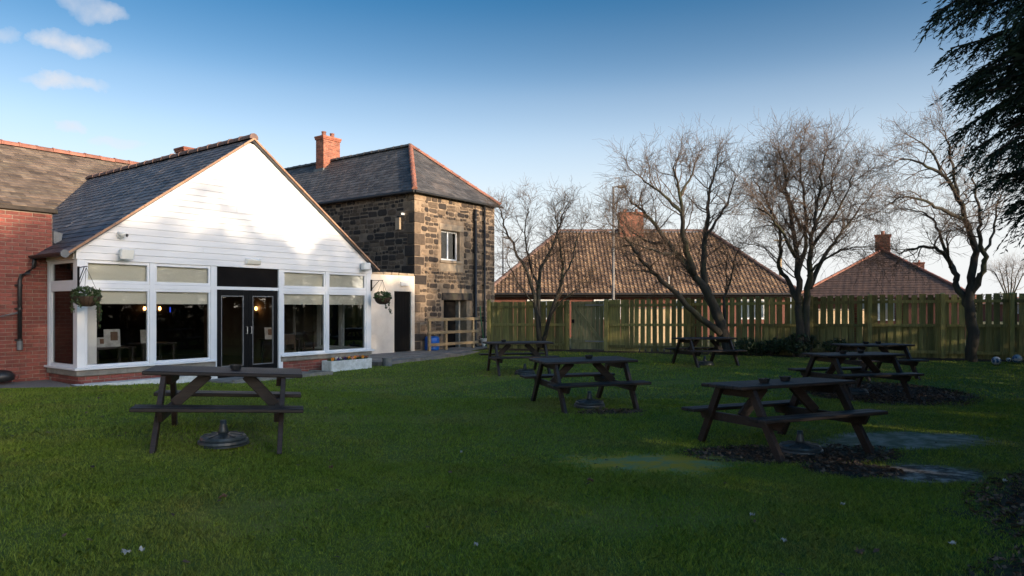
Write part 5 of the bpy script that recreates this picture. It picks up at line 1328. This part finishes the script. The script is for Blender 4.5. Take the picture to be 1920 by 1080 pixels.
def fixture(name, label, cat_, u, z, build, v=-0.03):
    t = thing(name, label, cat_, W(u, v, z), TH); build(t); return t
def flood(t):
    obj('bracket', MB().box(-.04, .04, -.03, .0, -.05, .05), M['white_fixture'], t)
    bevel(obj('housing', MB().hexa([(-.13, -.16, -.13), (.13, -.16, -.13), (.10, -.03, -.05), (-.10, -.03, -.05), (-.13, -.20, .08), (.13, -.20, .08), (.10, -.03, .08), (-.10, -.03, .08)]), M['white_fixture'], t), .015)
    obj('lens', MB().hexa([(-.11, -.168, -.10), (.11, -.168, -.10), (.11, -.160, -.10), (-.11, -.160, -.10), (-.11, -.204, .06), (.11, -.204, .06), (.11, -.196, .06), (-.11, -.196, .06)]), M['diffuser'], t)
def dome(t):
    obj('mount', MB().tube([(0, .0, 0), (0, -.05, 0)], .075, 16), M['white_fixture'], t, smooth=False)
    obj('dome', MB().lathe([(.07, 0), (.07, -.03), (.055, -.065), (.03, -.085), (.004, -.09)], 16, (0, -.10, .04)), M['white_fixture'], t, smooth=True)
    obj('camera_lens', MB().tube([(.05, -.14, -.01), (.075, -.16, -.02)], .028, 10), M['black_plastic'], t)
def bulk(t):
    bevel(obj('base', MB().box(-.19, .19, -.04, .0, -.065, .065), M['white_fixture'], t), .01)
    bevel(obj('diffuser', MB().hexa([(-.18, -.05, -.055), (.18, -.05, -.055), (.18, -.041, -.055), (-.18, -.041, -.055), (-.16, -.10, .03), (.16, -.10, .03), (.18, -.041, .055), (-.18, -.041, .055)]), M['diffuser'], t), .008)
def sensor(t):
    obj('bracket', MB().box(-.03, .03, -.04, .0, -.04, .04), M['white_fixture'], t)
    bevel(obj('housing', MB().box(-.10, .14, -.20, -.041, -.10, .10), M['white_fixture'], t), .025)
def u_at(px): r = (px - 960) / FPX; return (12.94 * r + 8.11) / (.595 - .804 * r)
fixture('security_camera', 'small white dome security camera high on the left of the gable', 'camera', u_at(224), 2.99, dome)
fixture('floodlight', 'white floodlight on the gable above the left window', 'light', u_at(230), 2.63, flood)
fixture('bulkhead_light', 'white oblong bulkhead light above the black double doors', 'light', u_at(472), 2.62, bulk)
fixture('wall_sensor', 'white boxy wall light at the right end of the gable', 'light', u_at(678), 2.66, sensor)

rl = thing('timber_railing', 'three bar pale timber railing in front of the stone building doorway', 'railing', W(11.3, 1.67, .118), TH)
for z in (.16, .56, 1.0): bevel(obj('rail', MB().box(-.12, 2.50, -.055, -.02, z, z + .10), M['wood_new'], rl), .005)
for x in (0, .82, 2.28): bevel(obj('post', MB().box(x - .05, x + .05, -.0195, .06, -.01, 1.06), M['wood_new'], rl), .005)
bd = thing('blue_barrel', 'bright blue plastic barrel behind the timber railing', 'barrel', W(11.72, 1.96, .118), TH)
obj('drum', MB().lathe([(.20, 0), (.245, .02), (.25, .06), (.25, .16), (.243, .17), (.243, .19), (.25, .20), (.25, .38), (.235, .44), (.20, .47), (.02, .475)], 22), M['blue_plastic'], bd, smooth=True)
obj('cap', MB().lathe([(.05, .474), (.05, .50), (.01, .502)], 12, (.10, 0, 0)), M['black_plastic'], bd)
hz = thing('garden_hose', 'green hose hanging into a white funnel between the black downpipes', 'hose', W(14.48, 2.0, .12), TH)
obj('hose', MB().tube([(0, .1, 1.5), (-.02, .05, 1.0), (.03, .0, .5), (.06, -.02, .2)], .018, 7), M['hose_green'], hz, smooth=True)
obj('funnel', MB().lathe([(.05, 0), (.07, .05), (.13, .30), (.12, .30), (.06, .06)], 14, (.04, -.03, .0)), M['white_fixture'], hz)
obj('hose_coil', MB().tube([(.2 + .14 * math.cos(a), -.05 + .14 * math.sin(a), .02 + a * .004) for a in np.linspace(0, 12, 40)], .016, 5), M['hose_green'], hz, smooth=True)
tag(obj('black_bin_bag', MB().lathe([(.10, 0), (.20, .03), (.22, .12), (.16, .19), (.05, .22)], 12), M['black_plastic'], loc=W(-.88, 1.05, .195), smooth=True), 'small black rounded bag against the brick wall at the left edge', 'bag')

# furniture glimpsed indoors
def menu(label, u, v, z, w, h):
    t = thing('menu_card', label, 'menu', W(u, v, z), TH - .2)
    obj('card', MB().hexa([(-w/2, -.04, 0), (w/2, -.04, 0), (w/2, -.034, 0), (-w/2, -.034, 0), (-w/2, 0, h), (w/2, 0, h), (w/2, .006, h), (-w/2, .006, h)]), M['paper'], t)
    obj('picture', MB().hexa([(-w*.1, -.0305, h*.35), (w*.35, -.0305, h*.35), (w*.35, -.0285, h*.35), (-w*.1, -.0285, h*.35), (-w*.1, -.0085, h*.85), (w*.35, -.0085, h*.85), (w*.35, -.0065, h*.85), (-w*.1, -.0065, h*.85)]), M['leaf_litter'], t)
    obj('stand', MB().box(-w*.3, w*.3, -.005, .10, 0, .012), M['black_plastic'], t)
def indoor_table(label, u, v, w=.8):
    t = thing('indoor_table', label, 'table', W(u, v, .03), TH)
    bevel(obj('table_top', MB().box(-w/2, w/2, -.35, .35, .70, .735), M['interior_floor'], t), .006)
    for sx in (-1, 1):
        for sy in (-1, 1): obj('leg', MB().box(sx * (w/2 - .06) - .025, sx * (w/2 - .06) + .025, sy * .3 - .025, sy * .3 + .025, 0, .70), M['interior_floor'], t)
def indoor_chair(label, u, v, rz):
    t = thing('indoor_chair', label, 'chair', W(u, v, .03), TH + rz)
    obj('seat', MB().box(-.21, .21, -.21, .21, .43, .46), M['basket'], t); obj('backrest', MB().box(-.20, .20, .18, .205, .62, .88), M['basket'], t)
    for sx in (-1, 1):
        obj('leg', MB().box(sx * .19 - .018, sx * .19 + .018, .175, .211, 0, .90), M['basket'], t); obj('leg', MB().box(sx * .19 - .018, sx * .19 + .018, -.21, -.174, 0, .43), M['basket'], t)
indoor_table('dark table seen through the leftmost window', .95, .95); menu('large white menu card on the table in the leftmost window', 1.02, .95, .766, .30, .36); menu('small white menu card on the table in the leftmost window', .78, .90, .766, .16, .20)
indoor_table('dark table seen through the second window', 2.3, 1.9); menu('reddish menu card on the table in the second window', 2.2, 1.9, .766, .30, .30)
indoor_table('dark table seen through the right hand windows', 5.3, 1.3); indoor_chair('wooden chair seen through the window right of doors', 5.0, .75, math.pi); indoor_chair('wooden chair seen through the far right window', 6.0, 1.3, -1.5)
menu('white menu card on the table right of the doors', 4.95, 1.3, .766, .22, .30)

# footballs in the bed
def football(label, px_, py_, Y, r):
    p = P3(px_, py_, Y); t = thing('football', label, 'ball', (p.x, Y, G(p.x, Y) + r), 0, 'footballs in the flower bed'); mb, pt = MB(), MB(); n = 10
    mb.lathe([(max(.001, r * math.sin(a)), -r * math.cos(a)) for a in np.linspace(.02, math.pi - .02, 12)], 18)
    obj('ball', mb, M['ball_white'], t, smooth=True)
    for k in range(7):
        d = Vector((rng.normal(), -abs(rng.normal()) * .8, rng.normal())).normalized(); a = d.orthogonal().normalized(); b_ = d.cross(a)
        ring = [(d * math.cos(.36) + (a * math.cos(f) + b_ * math.sin(f)) * math.sin(.36)) * r * 1.012 for f in np.linspace(0, 2 * math.pi, 6)[:-1]]
        pt.add([d * r * 1.02] + ring, [(0, 1 + j, 1 + (j + 1) % 5) for j in range(5)])
    obj('patch', pt, M['ball_blue'], t)
football('blue and white football at the far right of the flower bed', 1907, 676, 18.1, .115)
football('dirty blue and white football right of the crooked tree', 1868, 677, 18.0, .11)
football('small pale ball between the two footballs', 1891, 676, 18.4, .055)

# ================================================================== litter, bark chips, grass
def on_ground(px_, py_):
    z = 0.0
    for _ in range(6):
        Y = (CAM_H - z) * FPX / (py_ - 576); x = (px_ - 960) / FPX * Y; z = G(x, Y)
    return x, Y, z
rr = random.Random(8)
for (px_, py_, s_, kind, lb) in ((235, 1042, .055, 'paper', 'crumpled white paper scrap on the grass at bottom left'), (266, 1036, .03, 'paper', 'thin pale scrap beside the crumpled paper at bottom left'), (893, 1028, .028, 'paper', 'small white scrap on the grass at bottom centre'),
        (865, 851, .02, 'paper', 'tiny white scrap on the lawn in mid foreground'), (1410, 971, .03, 'paper', 'pale scrap on the grass below the moss patch'), (1470, 1020, .035, 'paper', 'thin white stick on the grass at bottom right'),
        (1785, 1025, .035, 'paper', 'pale scrap on the bare soil at bottom right'), (1612, 1040, .06, 'leaf_litter', 'curled brown leaf on the grass at bottom right'), (418, 936, .05, 'leaf_litter', 'brown leaf on the grass below the left table'),
        (1108, 905, .05, 'leaf_litter', 'dark brown leaf on the lawn below the moss patch'), (1580, 951, .03, 'paper', 'tiny pale scrap right of the nearest table shadow'), (620, 880, .05, 'leaf_litter', 'small brown leaf on the lawn left of centre'), (1885, 905, .04, 'paper', 'pale scrap at the right edge of the lawn')):
    x, y, z = on_ground(px_, py_); mb = MB(); n = 5; s_ *= .62
    mb.add([(s_ * (i / 2 - 1) * rr.uniform(.7, 1.1), s_ * .7 * (j / 2 - 1) * rr.uniform(.7, 1.1), rr.uniform(-.012, .020)) for j in range(n) for i in range(n)], [(j * n + i, j * n + i + 1, (j + 1) * n + i + 1, (j + 1) * n + i) for j in range(n - 1) for i in range(n - 1)])
    o = obj('paper_scrap' if kind == 'paper' else 'fallen_leaf', mb, M[kind], loc=(x, y, z + .022)); o.rotation_euler = (0, 0, rr.random() * 6)
    tag(o, lb, 'litter' if kind == 'paper' else 'leaf')

M['litter_bits'] = mat('litter_bits', (.11, .065, .035), (.06, .04, .026), 6, .9, island=.5)
def vG(X, Y):
    return np.array([G(a, b) for a, b in zip(X, Y)])
cv = []
for (cx, cy, rx, ry, a, k) in PATCHES:
    if k != 'bark': continue
    n = int(1600 * rx * ry); th = rng.uniform(0, 2 * math.pi, n); q = np.sqrt(rng.random(n)) * 1.0
    ex, ey = rx * q * np.cos(th), ry * q * np.sin(th); X = cx + ex * math.cos(a) - ey * math.sin(a); Y = cy + ex * math.sin(a) + ey * math.cos(a); Z = vG(X, Y) + .006
    an = rng.uniform(0, math.pi, n); ln = rng.uniform(.008, .026, n); wd = ln * rng.uniform(.25, .6, n); tz = rng.uniform(-.009, .009, n)
    c, s_ = np.cos(an), np.sin(an)
    quad = np.stack([np.stack([X + sx * ln * c - sy * wd * s_, Y + sx * ln * s_ + sy * wd * c, Z + sx * tz + .012 * (sy > 0)], 1) for sx, sy in ((-1, -1), (1, -1), (1, 1), (-1, 1))], 1)
    cv.append(quad.reshape(-1, 3))
V = np.concatenate(cv); o = obj('bark_chips', npmesh('bark_chips', V, np.arange(len(V)).reshape(-1, 4)), M['bark_chip'])
o['kind'] = 'stuff'; tag(o, 'dark bark chips scattered over the bare patches', 'bark chips')

n = 700; Y = np.sqrt(rng.uniform(4.0 ** 2, 20.0 ** 2, n)); X = rng.uniform(-.75, .75, n) * Y
ok = (X * .595 + Y * .804 > -99) & (((X - O.x) * V_.x + (Y - O.y) * V_.y) < -1.3); X, Y = X[ok], Y[ok]; n = len(X); Z = vG(X, Y) + rng.uniform(.012, .026, n)
an = rng.uniform(0, math.pi, n); ln = rng.uniform(.012, .032, n); wd = ln * rng.uniform(.45, .8, n); c_, s_ = np.cos(an), np.sin(an); tz = rng.uniform(-.012, .012, n)
V = np.stack([np.stack([X + sx * ln * c_ - sy * wd * s_, Y + sx * ln * s_ + sy * wd * c_, Z + sx * tz + .008 * (sy > 0)], 1) for sx, sy in ((-1, 0), (0, -1), (1, 0), (0, 1))], 1).reshape(-1, 3)
o = obj('leaf_litter', npmesh('leaf_litter', V, np.arange(len(V)).reshape(-1, 4)), M['litter_bits']); o['kind'] = 'stuff'; tag(o, 'small dead leaf scraps sunk in the grass', 'leaf litter')

def blades(n, y0, y1, h0, h1, w, seed, three=True):
    g = np.random.default_rng(seed); Y = np.sqrt(g.uniform(y0 ** 2, y1 ** 2, n)); X = g.uniform(-.80, .80, n) * Y + g.uniform(-.8, .8, n)
    pv_ = patch_val(X, Y) + g.normal(0, .12, n); keep = pv_ > 1.0
    d = np.stack([X - FL.x, Y - FL.y], 1); sn = d @ np.array([F_NRM.x, F_NRM.y]); sf = d @ np.array([F_DIR.x, F_DIR.y]); keep &= (sn > 1.0 + g.normal(0, .05, n))
    dO = np.stack([X - O.x, Y - O.y], 1); u = dO @ np.array([U_.x, U_.y]); v = dO @ np.array([V_.x, V_.y])
    edge = np.where(u < -.15, -.50, np.where(u < 2.7, -.30, np.where(u < 4.95, -1.18, np.where(u < 7.25, -.03, -.25 + (u - 7.25) * .139))))
    edge = np.where((u > 2.3) & (u < 2.7), -1.22, edge)
    keep &= v < edge + g.normal(0, .012, n)
    keep &= ~((u > 15.9) & (v > 0.9))
    worn = np.full(n, 9.0)
    for (cx, cy, rx, ry, a, k) in PATCHES:
        if k == 'worn':
            ca, sa = math.cos(a), math.sin(a); dx, dy = X - cx, Y - cy; worn = np.minimum(worn, np.hypot((dx * ca + dy * sa) / rx, (-dx * sa + dy * ca) / ry))
    keep &= (worn + g.normal(0, .25, n) > 1.0) | (g.random(n) < .62)
    X, Y = X[keep], Y[keep]; n = len(X); Z = vG(X, Y)
    tall = .75 + .5 * (np.sin(X * 2.3 + np.sin(Y * 1.9) * 1.3) * np.sin(Y * 2.1 + np.sin(X * 1.4)) * .5 + .5) + .35 * (np.sin(X * 7.1 + 2 * np.sin(Y * 3)) * np.sin(Y * 6.3 + np.sin(X * 5)))
    h = g.uniform(h0, h1, n) * np.clip(tall, .45, 1.5); an = g.uniform(0, 2 * math.pi, n); lean = g.uniform(.3, 1.35, n) * h; la = g.uniform(0, 2 * math.pi, n)
    c, s_ = np.cos(an) * w, np.sin(an) * w; dx, dy = np.cos(la) * lean, np.sin(la) * lean
    a = np.stack([X - c, Y - s_, Z - .004], 1); b = np.stack([X + c, Y + s_, Z - .004], 1)
    m1 = np.stack([X - c * .75 + dx * .35, Y - s_ * .75 + dy * .35, Z + h * .62], 1); m2 = np.stack([X + c * .75 + dx * .35, Y + s_ * .75 + dy * .35, Z + h * .62], 1)
    tip = np.stack([X + dx, Y + dy, Z + h], 1)
    V = np.stack([a, b, m2, tip, m1], 1).reshape(-1, 3)
    return V, np.arange(5 * n).reshape(-1, 5)
parts_ = [blades(270000, 3.6, 7.0, .012, .030, .0019, 1), blades(200000, 7.0, 12.0, .014, .031, .0032, 2), blades(120000, 12.0, 24.0, .016, .036, .007, 3)]
V, F = cat(parts_); o = obj('grass', npmesh('grass', V, F), M['grass_blade']); o['kind'] = 'stuff'; tag(o, 'short mown grass covering the lawn', 'grass')
